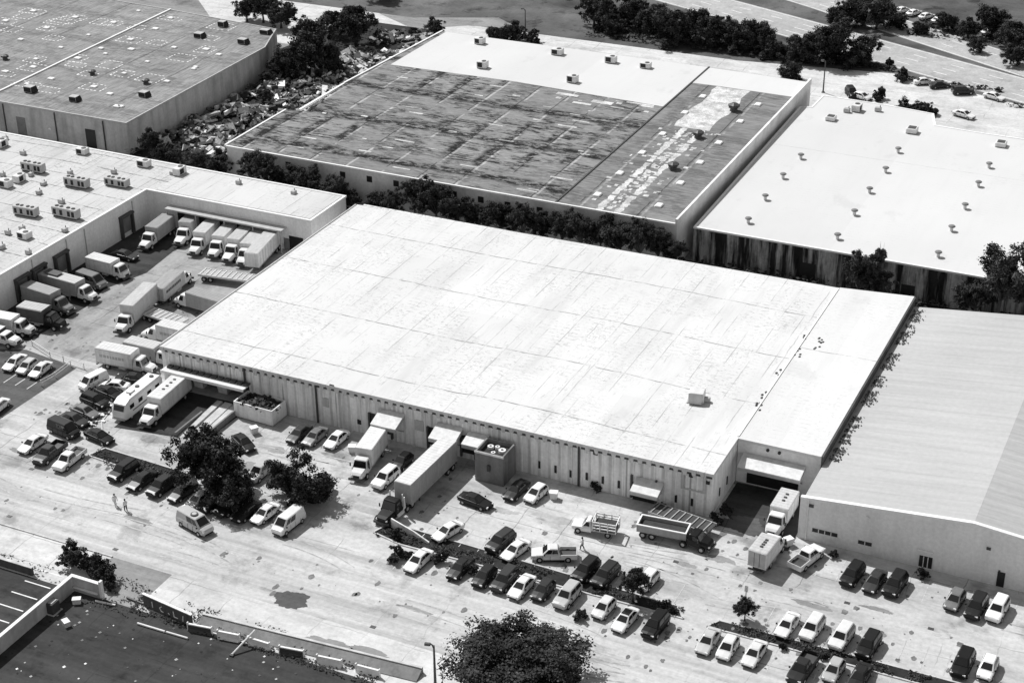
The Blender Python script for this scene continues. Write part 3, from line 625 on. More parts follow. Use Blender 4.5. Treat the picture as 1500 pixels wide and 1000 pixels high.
for k in range(26):
    x, y = rnd.uniform(-262, -206), rnd.uniform(252, 308); a, b = rnd.uniform(.4, 2), rnd.uniform(.3, 1.2); mb.box(x-a, x+a, y-b, y+b, ZL+.002, ZL+.0022+.0004*k)
o = wl.part('roof_stain', mb, plain('darker_felt', .16, .3, .4)); o['kind'] = 'stuff'
for px, py, w_, h_ in ((278, 274, 2.4, 3.6), (200, 259, 2.2, 3.2)):
    p = ony(px, py, 247.4); wl.part('door', MB().box(p.x-w_/2, p.x+w_/2, 247.3, 247.41, 0.02, 4.1), 'glass_dark' if px > 250 else 'door')
for px in (238, 182, 291):
    p = ony(px, 255, 247.4); wl.part('downpipe', MB().tube((p.x, 247.28, 0), (p.x, 247.28, ZL-.3), .13), 'pipe')
p = ony(233, 261, 247.4); wl.part('wall_lamp', MB().box(p.x-.3, p.x+.3, 246.9, 247.4, p.z-.15, p.z+.2), 'trim')
# ---- left L-shaped warehouse
ZB = 6.4
wb = Bld('l_shaped_warehouse', 'L-shaped white warehouse with rooftop units wrapping round the truck yard', (-210, 200))
BP = [(-300, 170), (-177.8, 170), (-177.8, 221.8), (-143.7, 221.8), (-143.7, 233.6), (-300, 235)]
wb.part('wall', wallring(BP, ZB-.3), 'wall_white')
wb.part('roof', slab(inset(BP, -.12), ZB-.29, ZB-.02), 'roof_shingly')
wb.part('roof_section', slab([(-176.2, 222.4), (-144.2, 222.4), (-144.2, 233.2), (-176.2, 233.2)], ZB+.004, ZB+.05), white_roof('wing_roof', .62, 2.2, 40, .5, .35), None, 'cleaner roof of the rear wing')
wb.part('coping', wallring(inset(BP, -.15), ZB+.1, .45, ZB-.27), 'trim')
for px in (209, 273, 330, 251):
    p = onx(px, 400, -177.8); wb.part('downpipe', MB().tube((-177.7, p.y, 0), (-177.7, p.y, ZB-.5), .09), 'wall_grey')
for px, py in ((244, 413), (219, 427), (201, 440), (318, 377)):
    p = onx(px, py, -177.75); mb = MB(); mb.box(-177.8, -177.2, p.y-1.75, p.y-1.35, .2, 4); mb.box(-177.8, -177.2, p.y+1.35, p.y+1.75, .2, 4); mb.box(-177.8, -177.05, p.y-1.8, p.y+1.8, 4, 4.35)
    dd = wb.part('dock_shelter', mb, 'metal_dark'); wb.part('dock_door', MB().box(-177.82, -177.7, p.y-1.34, p.y+1.34, .9, 3.98), 'door', dd)
mb = MB(); mb.box(-172.8, -148.6, 219.9, 221.8, 4.1, 4.35); c = wb.part('dock_canopy', mb, 'metal')
for x in (-172.5, -166.4, -160.4, -154.5, -148.9): wb.part('post', MB().tube((x, 220.1, 0), (x, 220.1, 4.1), .12), 'metal', c)
for x in (-170, -165.7, -162.2, -158.7, -155.2, -151.7): wb.part('dock_door', MB().box(x-1.4, x+1.4, 221.65, 221.81, .9, 3.9), 'glass_dark')
p = ony(507, 388, 221.8); wb.part('door', MB().box(p.x-1.2, p.x+1.6, 221.7, 221.81, .02, 2.8), 'glass_dark'); p = ony(497, 386, 221.8); wb.part('door', MB().box(p.x-.5, p.x+.5, 221.7, 221.81, .02, 2.2), 'door')
for x in (-195, -215, -240): wb.part('dock_door', MB().box(x-1.8, x+1.8, 169.9, 170.01, .9, 4), 'door')
# ---- far warehouses beyond the highway (only seen past the photo's top edge)
for nm, lb, (x0, x1, y0, y1), z, rm, wm in (('distant_warehouse', 'low pale-roofed warehouse far off beyond the highway at the top', (-250, -170, 515, 590), 7, 'roof_clean', 'wall_tan'), ('distant_warehouse', 'grey-roofed shed far beyond the highway at the top edge', (-130, -75, 470, 530), 7, 'roof_grey', 'wall_grey'), ('distant_warehouse', 'pale flat-roofed block beyond the parking lot at the top right', (-45, 25, 455, 520), 8, 'roof_tan', 'wall_white'), ('distant_warehouse', 'dark-roofed hall at the far top left', (-400, -300, 430, 500), 7, 'roof_tl', 'wall_grey')):
    b = Bld(nm, lb, ((x0+x1)/2, y0)); P4 = [(x0, y0), (x1, y0), (x1, y1), (x0, y1)]
    b.part('wall', wallring(P4, z-.25), wm); b.part('roof', slab(P4, z-.24, z), rm); b.part('coping', wallring(inset(P4, -.05), z+.2, .4, z+.001), 'trim')
    for k in range(4): x = x0+(x1-x0)*(k+.5)/4; b.part('door', MB().box(x-1.8, x+1.8, y0-.1, y0+.01, .1, 4), 'door')
sheet('far_lot', rect(-70, 30, 398, 452), 'oldasphalt', .016); sheet('far_lot', [(-330, 555), (-170, 500), (-60, 455), (-60, 470), (-160, 515), (-330, 570)], 'lot', .016)
# ------------------------------------------------------------------ vehicles (local +X is the front)
def body_ring(x, w, zb, zs, k=.0):
    h = [(w*.84, zb), (w, zb+.16), (w*1.0, zs-.24), (w*.95, zs-.06), (w*.8, zs), (0, zs+.025)]
    return [(x, y, z) for y, z in h]+[(x, -y, z) for y, z in reversed(h[:-1])]
def cabin(mb, b0, b1, r0, r1, wb, wr, zb, zr):
    def ring(x0, x1, w, z, c): return [(x0, w-c, z), (x0-c, w, z), (x1+c, w, z), (x1, w-c, z), (x1, -w+c, z), (x1+c, -w, z), (x0-c, -w, z), (x0, -w+c, z)]
    mb.loft([ring(b0, b1, wb, zb, .1), ring(r0, r1, wr, zr-.07, .12), ring(r0-.12, r1+.1, wr-.1, zr, .14)])
    return [Vector((b0, wb, zb)), Vector((b1, wb, zb)), Vector((r1, wr, zr-.07)), Vector((r0, wr, zr-.07))]
def pane(c0, c1, c2, c3, u0, u1, v0, v1, e=.02):
    # quad between bottom c0-c1 and top c3-c2
    P = lambda u, v: c0.lerp(c1, u).lerp(c3.lerp(c2, u), v)
    n = (c1-c0).cross(c3-c0).normalized(); q = [P(u0, v0), P(u1, v0), P(u1, v1), P(u0, v1)]
    return MB().loft([[p-n*.05 for p in q], [p+n*e for p in q]])
def mir(v): return Vector((v.x, -v.y, v.z))
def wheels(root, xs, y, r, wd=.22, par=None):
    for x in xs:
        for s_ in (-1, 1):
            o = obj('wheel', MB().tube((x, s_*(y-wd), r), (x, s_*y, r), r, r, 14), M['tyre'], par or root)
            obj('rim', MB().tube((x, s_*(y-.02), r), (x, s_*(y+.012), r), r*.58, r*.5, 10), M['rim'], o)
def glasses(root, q, front=(.1, .9, .1, .95), rear=(.12, .88, .14, .92), side=((.08, .5), (.55, .93))):
    bl, br_, tr, tl = q        # front-bottom, rear-bottom, rear-top, front-top on the left side
    obj('windscreen', pane(mir(bl), bl, tl, mir(tl), front[0], front[1], front[2], front[3]), M['glass'], root)
    if rear: obj('rear_window', pane(br_, mir(br_), mir(tr), tr, rear[0], rear[1], rear[2], rear[3]), M['glass'], root)
    for a, b in side:
        obj('side_window', pane(bl, br_, tr, tl, a, b, .16, .9), M['glass'], root)
        obj('side_window', pane(mir(br_), mir(bl), mir(tl), mir(tr), 1-b, 1-a, .16, .9), M['glass'], root)
def lamps(root, xf, xr, y, zf, zr):
    for s_ in (-1, 1):
        obj('headlight', MB().rbox(xf-.12, xf+.03, s_*y-.17, s_*y+.17, zf-.08, zf+.08, .02), M['lamp'], root)
        obj('tail_light', MB().rbox(xr-.03, xr+.1, s_*y-.15, s_*y+.15, zr-.1, zr+.1, .02), M['tail'], root)
def make_car(kind):
    t = thing('parked_car', '', 'car'); mb = MB()
    if kind == 'sedan':
        mb.loft([body_ring(*a) for a in ((2.38, .6, .38, .56), (2.27, .78, .27, .66), (1.9, .87, .22, .76), (1.05, .9, .22, .93), (0, .91, .22, .96), (-1.25, .91, .22, .99), (-1.85, .89, .25, .98), (-2.25, .82, .28, .93), (-2.4, .66, .4, .8))], True, False)
        q = cabin(mb, 1.12, -1.82, .3, -1.12, .8, .6, .93, 1.45); g = {}
        L = (2.3, -2.38, .62, .64, .8); wx, wr_ = (1.42, -1.42), .33
    elif kind == 'hatch':
        mb.loft([body_ring(*a) for a in ((2.02, .6, .36, .62), (1.9, .78, .26, .72), (1.6, .86, .22, .84), (.9, .88, .22, .97), (0, .89, .22, 1.0), (-1.2, .89, .24, 1.03), (-1.75, .86, .26, 1.02), (-1.98, .74, .36, .95))])
        q = cabin(mb, 1.05, -1.88, .2, -1.5, .79, .62, .97, 1.52)
        L = (1.95, -1.94, .6, .7, .9); wx, wr_ = (1.25, -1.25), .32
    elif kind == 'suv':
        mb.loft([body_ring(*a) for a in ((2.38, .68, .42, .78), (2.28, .84, .32, .92), (1.95, .93, .28, 1.02), (1.2, .95, .26, 1.1), (0, .96, .26, 1.14), (-1.4, .96, .28, 1.16), (-2.1, .94, .32, 1.15), (-2.36, .84, .42, 1.05))])
        q = cabin(mb, 1.15, -2.26, .45, -1.98, .86, .68, 1.1, 1.78)
        L = (2.3, -2.33, .68, .84, 1.0); wx, wr_ = (1.45, -1.42), .38
    elif kind == 'van':
        mb.loft([body_ring(*a) for a in ((2.6, .7, .4, .8), (2.5, .88, .3, 1.0), (2.1, .95, .28, 1.15), (1.6, .97, .26, 1.25), (0, .98, .26, 1.27), (-1.8, .98, .28, 1.27), (-2.5, .96, .3, 1.26), (-2.6, .9, .4, 1.2))])
        q = cabin(mb, 1.95, -2.56, 1.15, -2.42, .92, .8, 1.22, 2.15)
        L = (2.54, -2.58, .7, .85, 1.0); wx, wr_ = (1.7, -1.6), .37
    else:   # pickup
        mb.loft([body_ring(*a) for a in ((2.75, .7, .45, .85), (2.65, .88, .35, .98), (2.2, .96, .3, 1.06), (1.4, .98, .3, 1.12), (.6, .98, .3, 1.14), (-.72, .98, .3, 1.14))])
        q = cabin(mb, 1.42, -.7, .75, -.5, .86, .68, 1.1, 1.82)
        L = (2.7, -2.78, .7, .88, .9); wx, wr_ = (1.75, -1.7), .4
    bd = obj('body', mb, M['carW'], t)
    if kind == 'pickup':
        b2 = MB(); b2.rbox(-2.75, -.75, -.98, -.86, .45, 1.12, .03); b2.rbox(-2.75, -.75, .86, .98, .45, 1.12, .03); b2.rbox(-2.82, -2.72, -.98, .98, .45, 1.12, .03); b2.box(-2.72, -.75, -.86, .86, .45, .62)
        bed = obj('cargo_bed', b2, M['carW'], t)
        obj('bed_liner', MB().box(-2.7, -.78, -.84, .84, .63, .68), M['metal_dark'], bed)
    glasses(t, q, side=((.1, .5), (.54, .92)) if kind != 'van' else ((.06, .24), (.27, .5)))
    wx_r = wx[1]; wheels(t, wx, .93 if kind in ('sedan', 'hatch') else 1.0, wr_)
    lamps(t, *L)
    x = q[0].x-.25
    for s_ in (-1, 1): obj('mirror', MB().rbox(x-.08, x+.08, s_*(q[0].y+.2)-.1, s_*(q[0].y+.2)+.1, q[0].z+.02, q[0].z+.2, .03), M['carK'], t)
    xm = (q[0].x+q[1].x)/2; yb = (.915 if kind in ('sedan', 'hatch') else .985)
    for s_ in (-1, 1):
        for dx in (-.95, .1, 1.05):
            if kind != 'pickup' or dx > 0: obj('door_gap', MB().box(xm+dx-.015, xm+dx+.015, s_*yb-.02, s_*yb+.006, .4, q[0].z-.12), M['carK'], t)
        obj('sill', MB().box(wr_*1.1+wx_r, wx[0]-wr_*1.1, s_*yb-.05, s_*yb+.004, .22, .36), M['carK'], t)
    obj('number_plate', MB().box(L[1]-.05, L[1]-.02, -.22, .22, .6, .74), M['lamp'], t)
    obj('bumper', MB().rbox(L[0]+.02, L[0]+.12, -.62, .62, .3, .46, .03), M['carK'], t)
    return t
PROTO = {}
GR = {'kerb': 'cars parked along the street kerb', 'wall': 'cars parked against the warehouse fronts', 'lot': 'cars parked in the front lot', 'left': 'cars parked in the left lot', 'tree': 'cars parked under the lot trees', 'right': 'cars parked in the right lot', 'rear': 'cars parked on the service road', 'yard': 'trucks parked in the truck yard', 'dock': 'trucks backed up to the front docks'}
def car(kind, px, py, deg, shade, label, grp=None, cat='car', zc=.7, name=None, sc=1.):
    p = at(px, py, zc); loc = (p.x, p.y, 0.02)
    if kind not in PROTO: o = PROTO[kind] = make_car(kind); o.location = loc; o.rotation_euler = (0, 0, math.radians(deg)); o['label'] = label
    else: o = dup(PROTO[kind], loc, math.radians(deg), label)
    if grp: o['group'] = GR[grp]
    o['category'] = cat; nm = name or {'pickup': 'pickup_truck', 'van': 'parked_van', 'suv': 'parked_car'}.get(kind, 'parked_car'); o.name = nm
    o.scale = (sc*rnd.uniform(.98, 1.03),)*3
    for c in o.children:
        if c.name.split('.')[0] in ('body', 'cargo_bed'): recolour(c, M['car'+shade])
    return o
W, S, G, D, K = 'WSGDK'
# street kerb row
car('sedan', 645, 745, 265, W, 'white sedan at the left end of the street kerb row, between two dark bushes', 'kerb')
car('sedan', 692, 753, 266, K, 'black car second in the street kerb row, under the verge shrubs', 'kerb')
car('hatch', 719, 763, 266, D, 'charcoal hatchback third from the left in the street kerb row', 'kerb')
car('suv', 742, 767, 266, D, 'dark SUV just left of the white sedan in mid kerb row', 'kerb')
car('sedan', 761, 774, 266, W, 'white sedan in the middle of the street kerb row between two dark cars', 'kerb')
car('hatch', 785, 778, 266, D, 'charcoal hatchback to the right of the white sedan in mid kerb row', 'kerb')
car('suv', 812, 785, 266, S, 'silver SUV left of the dirt gap in the kerb row', 'kerb')
car('hatch', 853, 798, 265, W, 'white hatchback right of the dirt gap, below the small lot tree', 'kerb')
tc = car('sedan', 877, 811, 265, W, 'white car with a black roof, second from the right end of this kerb row', 'kerb')
obj('roof_panel', MB().rbox(-1.0, .16, -.5, .5, 1.451, 1.47, .01), M['glass'], tc)
car('suv', 911, 818, 265, K, 'black rounded SUV at the right end of the kerb row beyond the tree', 'kerb')
car('sedan', 970, 835, 269, S, 'silver-white sedan, leftmost of the three at the lower right kerb', 'kerb')
car('hatch', 992, 843, 269, W, 'white boxy hatchback, middle of the three at the lower right kerb', 'kerb')
car('sedan', 1022, 849, 267, W, 'white sedan, rightmost of the three at the lower right kerb', 'kerb')
car('pickup', 1076, 866, 264, D, 'dark pickup nosing out of the weedy strip at the bottom right', 'kerb')
car('hatch', 1111, 868, 266, S, 'silver hatchback right of the dark pickup at the bottom edge', 'kerb')
car('sedan', 1140, 875, 266, D, 'dark sedan cut by the bottom edge, right of the silver hatchback', 'kerb')
# upper lot row
car('sedan', 678, 712, 253, W, 'white sedan alone above the plank wall near the long trailer', 'lot')
car('suv', 737, 724, 258, D, 'dark SUV beside a white sedan in the front lot', 'lot')
car('sedan', 754, 733, 258, W, 'white sedan directly right of the dark SUV in the front lot', 'lot')
car('suv', 833, 756, 262, K, 'black SUV, left one of a dark pair above the kerb row', 'lot')
car('suv', 855, 762, 262, D, 'charcoal SUV, right one of a dark pair above the kerb row', 'lot')
car('hatch', 902, 767, 264, W, 'white hatchback right of the small tree in the front lot', 'lot')
car('sedan', 709, 678, 352, K, 'black low car parked alone beside the trailer shadow', 'lot')
car('pickup', 797, 738, 205, W, 'white pickup standing crosswise in the front lot', 'lot', 'pickup')
# against the main front wall
car('sedan', 511, 603, 268, D, 'dark sedan next to the open waste bin at the warehouse wall', 'wall')
car('sedan', 529, 606, 268, G, 'grey sedan between the dark and the white one at the warehouse wall', 'wall')
car('sedan', 553, 609, 268, W, 'white sedan at the warehouse wall left of the white box truck', 'wall')
car('hatch', 627, 634, 268, K, 'black car in the shade between the box truck and the long trailer', 'wall')
car('suv', 608, 653, 266, W, 'white SUV beside the nose of the long trailer', 'wall')
car('sedan', 755, 666, 265, K, 'black sedan right of the rooftop-fan plant block', 'wall')
car('hatch', 777, 670, 262, W, 'white-roofed hatchback right of the black sedan by the plant block', 'wall')
car('sedan', 449, 613, 330, K, 'black sedan standing askew right of the big lot tree', 'wall')
# row under the lot trees
for px, py, kd, sh, lb in ((314, 645, 'suv', K, 'black SUV at the left end of the row by the big lot tree'), (335, 655, 'sedan', K, 'black sedan second in the row left of the big tree'), (357, 662, 'suv', D, 'charcoal SUV third in the row left of the big tree'), (380, 668, 'sedan', D, 'dark sedan at the left foot of the big tree'), (398, 677, 'sedan', S, 'silver sedan under the left edge of the big tree'), (414, 680, 'suv', K, 'black SUV in the deep shade below the big tree'), (433, 684, 'suv', D, 'dark SUV below the right part of the big tree'), (452, 690, 'sedan', K, 'black sedan between the big tree and the white sedan')):
    car(kd, px, py, 264, sh, lb, 'tree')
car('sedan', 473, 692, 264, W, 'white sedan below the smaller lot tree', 'tree')
car('van', 499, 701, 264, W, 'white van at the right end of the row below the smaller tree', 'tree', 'van', 1.)
car('suv', 467, 646, 268, S, 'pale silver SUV between the two lot trees', 'tree')
car('suv', 534, 668, 268, K, 'black SUV just right of the smaller lot tree', 'tree')
# left lot
car('van', 280, 543, 258, W, 'white van at the top end of the left parked column', 'left', 'van', 1., None, .9)
car('sedan', 303, 549, 194, W, 'white sedan lying across the column beside the white van', 'left')
car('sedan', 322, 541, 190, K, 'black car behind the white sedan, next to the motorhome tail', 'left')
car('sedan', 298, 557, 350, K, 'black sedan first below the white sedan in the left column', 'left')
car('suv', 282, 567, 351, K, 'black SUV second below the white sedan in the left column', 'left')
car('sedan', 271, 578, 351, G, 'grey sedan in the middle of the left column', 'left')
car('sedan', 259, 587, 351, D, 'charcoal sedan just above the dark van in the left column', 'left')
car('van', 247, 597, 351, D, 'dark van at the lower end of the left column', 'left', 'van', 1.)
car('sedan', 287, 606, 350, K, 'black car standing by the kerb right of the dark van', 'left')
car('sedan', 212, 614, 268, W, 'white sedan at the lower left corner of the left lot', 'left')
car('pickup', 231, 625, 272, D, 'dark pickup between the two white vehicles near the street', 'left', 'pickup')
car('pickup', 253, 632, 272, W, 'white pickup with a dark open bed nearest the street, left', 'left', 'pickup')
car('sedan', 192, 523, 275, W, 'white sedan, leftmost of three on the dark asphalt', 'left')
car('hatch', 206, 528, 275, S, 'silver hatchback, middle of three on the dark asphalt', 'left')
car('sedan', 221, 531, 275, W, 'white sedan, rightmost of three on the dark asphalt', 'left')
car('sedan', 172, 573, 275, W, 'white car cut by the left picture edge below the dark asphalt', 'left')
car('sedan', 316, 403, 358, D, 'dark sedan in the shade of the white yard wall', 'left')
# right lot
car('pickup', 1081, 742, 73, W, 'white pickup right of the small box trucks by the grey gabled front', 'right', 'pickup')
car('suv', 1132, 761, 262, K, 'black SUV, left of the three dark ones at the gabled front', 'right')
car('sedan', 1157, 768, 263, D, 'charcoal sedan, middle of the three dark ones at the gabled front', 'right')
car('suv', 1180, 772, 263, K, 'black SUV, right of the three dark ones at the gabled front', 'right')
car('hatch', 1247, 789, 264, G, 'grey hatchback below the barred window of the gabled front', 'right')
car('suv', 1271, 797, 264, D, 'dark SUV between the grey hatchback and the white SUV', 'right')
car('suv', 1295, 800, 264, W, 'white SUV near the right edge at the gabled front', 'right')
car('sedan', 1059, 817, 265, W, 'white sedan with a dark windscreen, left of the four above the weedy strip', 'right')
car('suv', 1087, 821, 265, W, 'white SUV, second of the four above the weedy strip', 'right')
car('suv', 1120, 831, 264, W, 'white SUV with dark windscreen, third of the four above the weedy strip', 'right')
car('suv', 1150, 840, 264, D, 'dark grey SUV, right of the four above the weedy strip', 'right')
car('suv', 1256, 861, 267, K, 'black SUV at the bottom right corner', 'right')
car('hatch', 1284, 865, 267, W, 'white hatchback beside the black SUV at the bottom right corner', 'right')
# service road
for px, py, kd, sh, dg, lb in ((1213, 208, 'sedan', W, 35, 'white car, first of the row beside the highway verge'), (1230, 212, 'sedan', D, 38, 'dark car behind the white one beside the highway verge'), (1256, 219, 'suv', D, 30, 'dark SUV in the middle of the highway verge row'), (1291, 225, 'sedan', W, 340, 'white car at the right end beside the highway verge'), (1257, 245, 'sedan', W, 340, 'white car driving on the service road behind the clean white roof'), (1131, 221, 'suv', K, 300, 'black car by the rear corner of the clean white roof'), (1143, 225, 'hatch', W, 340, 'white car next to the black one by the rear roof corner')):
    car(kd, px, py, dg, sh, lb, 'rear')
for i, (px, py) in enumerate(((1188, 128), (1201, 131), (1215, 135), (1229, 139), (1272, 148), (1285, 152))):
    p = at(px, py); car('sedan', px, py, 65, W if i != 4 else S, ['white car at the far left of the lot beyond the highway', 'second white car in the lot beyond the highway', 'third white car in the lot beyond the highway', 'fourth white car in the lot beyond the highway', 'silver car right of the gap in the lot beyond the highway', 'white car at the right end of the lot beyond the highway'][i], 'rear')
# ---- trucks
def cab_conv(t, x0, w=1.1, z=2.35, mat='carW', hood=1.5, nose=True):     # conventional cab whose back is at x0
    mb = MB(); c = w*.92
    mb.rbox(x0, x0+1.75, -w, w, .75, 1.5, .05)
    q = cabin(mb, x0+1.72, x0+.02, x0+1.25, x0+.1, w-.02, w-.2, 1.45, z)
    if hood:
        mb.loft([[(x, ww*.86, .6), (x, ww, .75), (x, ww, zz-.25), (x, ww*.8, zz), (x, -ww*.8, zz), (x, -ww, zz-.25), (x, -ww, .75), (x, -ww*.86, .6)] for x, ww, zz in ((x0+1.7, c, 1.55), (x0+1.7+hood*.75, c*.88, 1.42), (x0+1.7+hood, c*.72, 1.2))])
    cb = obj('cab', mb, M[mat], t)
    bl, br_, tr, tl = q
    obj('windscreen', pane(mir(bl), bl, tl, mir(tl), .07, .93, .12, .9), M['glass'], cb)
    obj('side_window', pane(bl, br_, tr, tl, .12, .62, .1, .85), M['glass'], cb); obj('side_window', pane(mir(br_), mir(bl), mir(tl), mir(tr), .38, .88, .1, .85), M['glass'], cb)
    xf = x0+1.7+hood
    obj('bumper', MB().rbox(xf-.12, xf+.16, -w, w, .42, .72, .05), M['metal_dark'], cb)
    obj('grille', MB().rbox(xf-.05, xf+.04, -.45, .45, .78, 1.12, .03), M['grille'], cb)
    for s_ in (-1, 1):
        obj('headlight', MB().rbox(xf-.25, xf+.02, s_*w*.62-.13, s_*w*.62+.13, .85, 1.08, .03), M['lamp'], cb)
        obj('mirror', MB().rbox(x0+1.5, x0+1.62, s_*(w+.24)-.1, s_*(w+.24)+.1, 1.6, 2.1, .03), M['metal_dark'], cb)
    return xf
def box_truck(px, py, deg, L, label, grp='yard', boxm='box_w', roofm='box_w', cabm='carW', Hb=3.35, hood=1.3, W_=1.2, zc=1.7, vents=0, name='box_truck', stripe=None, loc=None):
    Hb *= rnd.uniform(.94, 1.06); hood *= rnd.uniform(.85, 1.15)
    t = thing(name, label, 'truck', (0, 0, 0), math.radians(deg+rnd.gauss(0, .8)), GR.get(grp)); p = Vector(loc) if loc else at(px, py, zc); t.location = (p.x, p.y, .02)
    bl = L-1.85-hood; x1 = -L/2+bl; x0 = -L/2
    bx = obj('cargo_box', MB().rbox(x0, x1, -W_, W_, .95, Hb, .05), M[boxm], t)
    obj('box_roof', MB().box(x0+.06, x1-.06, -W_+.06, W_-.06, Hb+.002, Hb+.03), M[roofm.replace('box_', 'broof_')], bx)
    mb = MB()
    for s_ in (-1, 1): mb.box(x0+.05, x1-.05, s_*W_-.03, s_*W_+.03, .9, 1.05); mb.box(x0+.05, x1-.05, s_*W_-.035, s_*W_+.035, Hb-.14, Hb-.02)
    obj('rub_rail', mb, M['metal'], bx)
    if stripe:
        mb = MB(); r = random.Random(int(px))
        for s_ in (-1, 1):
            x = x0+bl*.12
            while x < x0+bl*.8: a = r.uniform(.2, .6); mb.box(x, x+a, s_*W_-.02, s_*W_+.02, 2.0, 2.45); x += a+.14
        obj('side_marking', mb, M[stripe], bx)
    for s_ in (-1, 1): obj('door_bar', MB().tube((x0-.05, s_*.35, 1.1), (x0-.05, s_*.35, Hb-.2), .025), M['metal_dark'], bx)
    obj('rear_door', MB().box(x0-.03, x0+.02, -W_+.12, W_-.12, 1.05, Hb-.15), M['metal'], bx)
    if vents:
        for k in range(vents): obj('roof_vent', MB().rbox(x0+bl*(.3+.5*k/vents)-.16, x0+bl*(.3+.5*k/vents)+.16, -.2, .2, Hb+.03, Hb+.14, .03), M['metal_dark'], bx)
    mb = MB(); mb.box(x0+.1, L/2-.3, -.5, .5, .55, .93); mb.box(x0-.12, x0+.1, -W_*.9, W_*.9, .45, .62)
    obj('chassis', mb, M['metal_dark'], t)
    cab_conv(t, x1+.06, W_*.93, min(2.55, Hb-.35), cabm, hood)
    wheels(t, (L/2-1.35, x0+1.9), W_*.96, .48, .3)
    obj('fuel_tank', MB().tube((x0+bl*.62, -W_*.8, .65), (x0+bl*.8, -W_*.8, .65), .27, .27, 10), M['metal'], t)
    return t
box_truck(0, 0, 279, 9.2, 'white box truck backed under the left awning of the long warehouse', 'dock', loc=(-101.0, 165.9, 0))
box_truck(0, 0, 275, 11.2, 'white box truck with roof slots parked beside the motorhome', 'dock', vents=4, loc=(-135.1, 166.9, 0))
box_truck(0, 0, 3, 9.6, 'white box truck with side lettering facing the left corner of the long warehouse', 'yard', stripe='metal', loc=(-147.6, 174.9, 0))
box_truck(0, 0, 2, 9., 'pale truck half hidden behind the lettered white box truck', 'yard', 'box_g', 'box_s', loc=(-145.5, 178.4, 0), Hb=3.)
box_truck(0, 0, 97, 10.2, 'grey-roofed box truck with a white body driving up the middle of the truck yard', 'yard', 'box_s', 'box_g', stripe='metal_dark', loc=(-156.9, 199.6, 0))
box_truck(0, 0, 280, 11.6, 'pale grey tall box truck facing the street in the middle of the truck yard', 'yard', 'box_s', 'box_s', loc=(-156.5, 189., 0), Hb=3.9)
box_truck(0, 0, 174, 11.2, 'grey box truck with a pale cab edge beside the warehouse roof edge', 'yard', 'box_g', 'box_g', loc=(-148.4, 195.8, 0))
box_truck(0, 0, 180, 10.2, 'white-roofed box truck poking out from behind the long roof', 'yard', loc=(-146.6, 184.4, 0), stripe='metal')
box_truck(0, 0, 276, 9.4, 'grey box truck standing alone in the dark inner corner of the yard', 'yard', 'box_g', 'box_g', loc=(-171.7, 215.4, 0))
box_truck(0, 0, 357, 8., 'small white box van facing right beside the yard wall', 'yard', loc=(-170.7, 200.7, 0), hood=.6, Hb=3.)
box_truck(0, 0, 355, 11.2, 'x', 'yard', 'box_g', 'roof_rim', loc=(-171.6, 191.9, 0)) if 0 else None
t = box_truck(0, 0, 355, 11.2, 'white-nosed box truck with a dark patch on its roof at a wall dock', 'yard', 'box_g', 'box_s', loc=(-171.8, 191.7, 0))
obj('roof_patch', MB().box(-4.6, -1.6, -.8, .8, 3.56, 3.6), M['metal_dark'], t)
box_truck(0, 0, 352, 10., 'grey box truck below the dark-patched one at the yard wall', 'yard', 'box_g', 'box_g', 'carG', loc=(-171.8, 186.6, 0))
car('van', 278, 431, 352, G, 'grey van in the shade below the small white box van', 'yard', 'van', 1.1, None, 1.1)
box_truck(0, 0, 5, 8., 'black box truck with a pale grey roof near the left edge', 'yard', 'box_d', 'box_s', 'carK', loc=(-168.6, 181.2, 0))
box_truck(0, 0, 3, 8., 'white box truck cut by the left picture edge', 'yard', loc=(-171.7, 177.4, 0), Hb=3.)
box_truck(0, 0, 3, 8.5, 'low white truck in front of the one at the left edge', 'yard', 'box_d', 'box_w', 'carW', loc=(-171.5, 173.6, 0), Hb=2.6)
for (fx, fy_), lb, bm, ln in (((375, 392), 'pale grey truck, leftmost of the row under the yard canopy', 'box_s', 10), ((392, 403), 'white truck, second of the row under the yard canopy', 'box_w', 11), ((413, 406), 'white truck, third of the row under the yard canopy', 'box_w', 11), ((430, 411), 'white long-nosed truck, fourth of the row under the yard canopy', 'box_w', 11), ((445, 415), 'white truck, fifth of the row under the yard canopy', 'box_w', 10.4)):
    p = at(fx, fy_, .6); a = math.radians(101.5)
    box_truck(0, 0, 281.5, ln, lb, 'yard', bm, 'box_s' if bm == 'box_w' else 'box_g', loc=(p.x+math.cos(a)*ln/2, p.y+math.sin(a)*ln/2, 0), hood=1.5)
box_truck(0, 0, 89, 7.6, 'small box truck with roof slots under the canopy beside the gabled front', 'dock', vents=3, loc=(-46.1, 175.2, 0), hood=1., Hb=3.1) if 0 else None
box_truck(0, 0, 269, 7.8, 'small box truck with roof slots under the canopy beside the gabled front', 'dock', roofm='box_s', vents=3, loc=(-46.1, 175.4, 0), hood=1.1, Hb=3.1)
box_truck(0, 0, 84, 7.2, 'small box truck with its rear to the street, left of the white pickup', 'dock', roofm='box_s', vents=4, loc=(-45.2, 167.3, 0), hood=1., Hb=3.2)
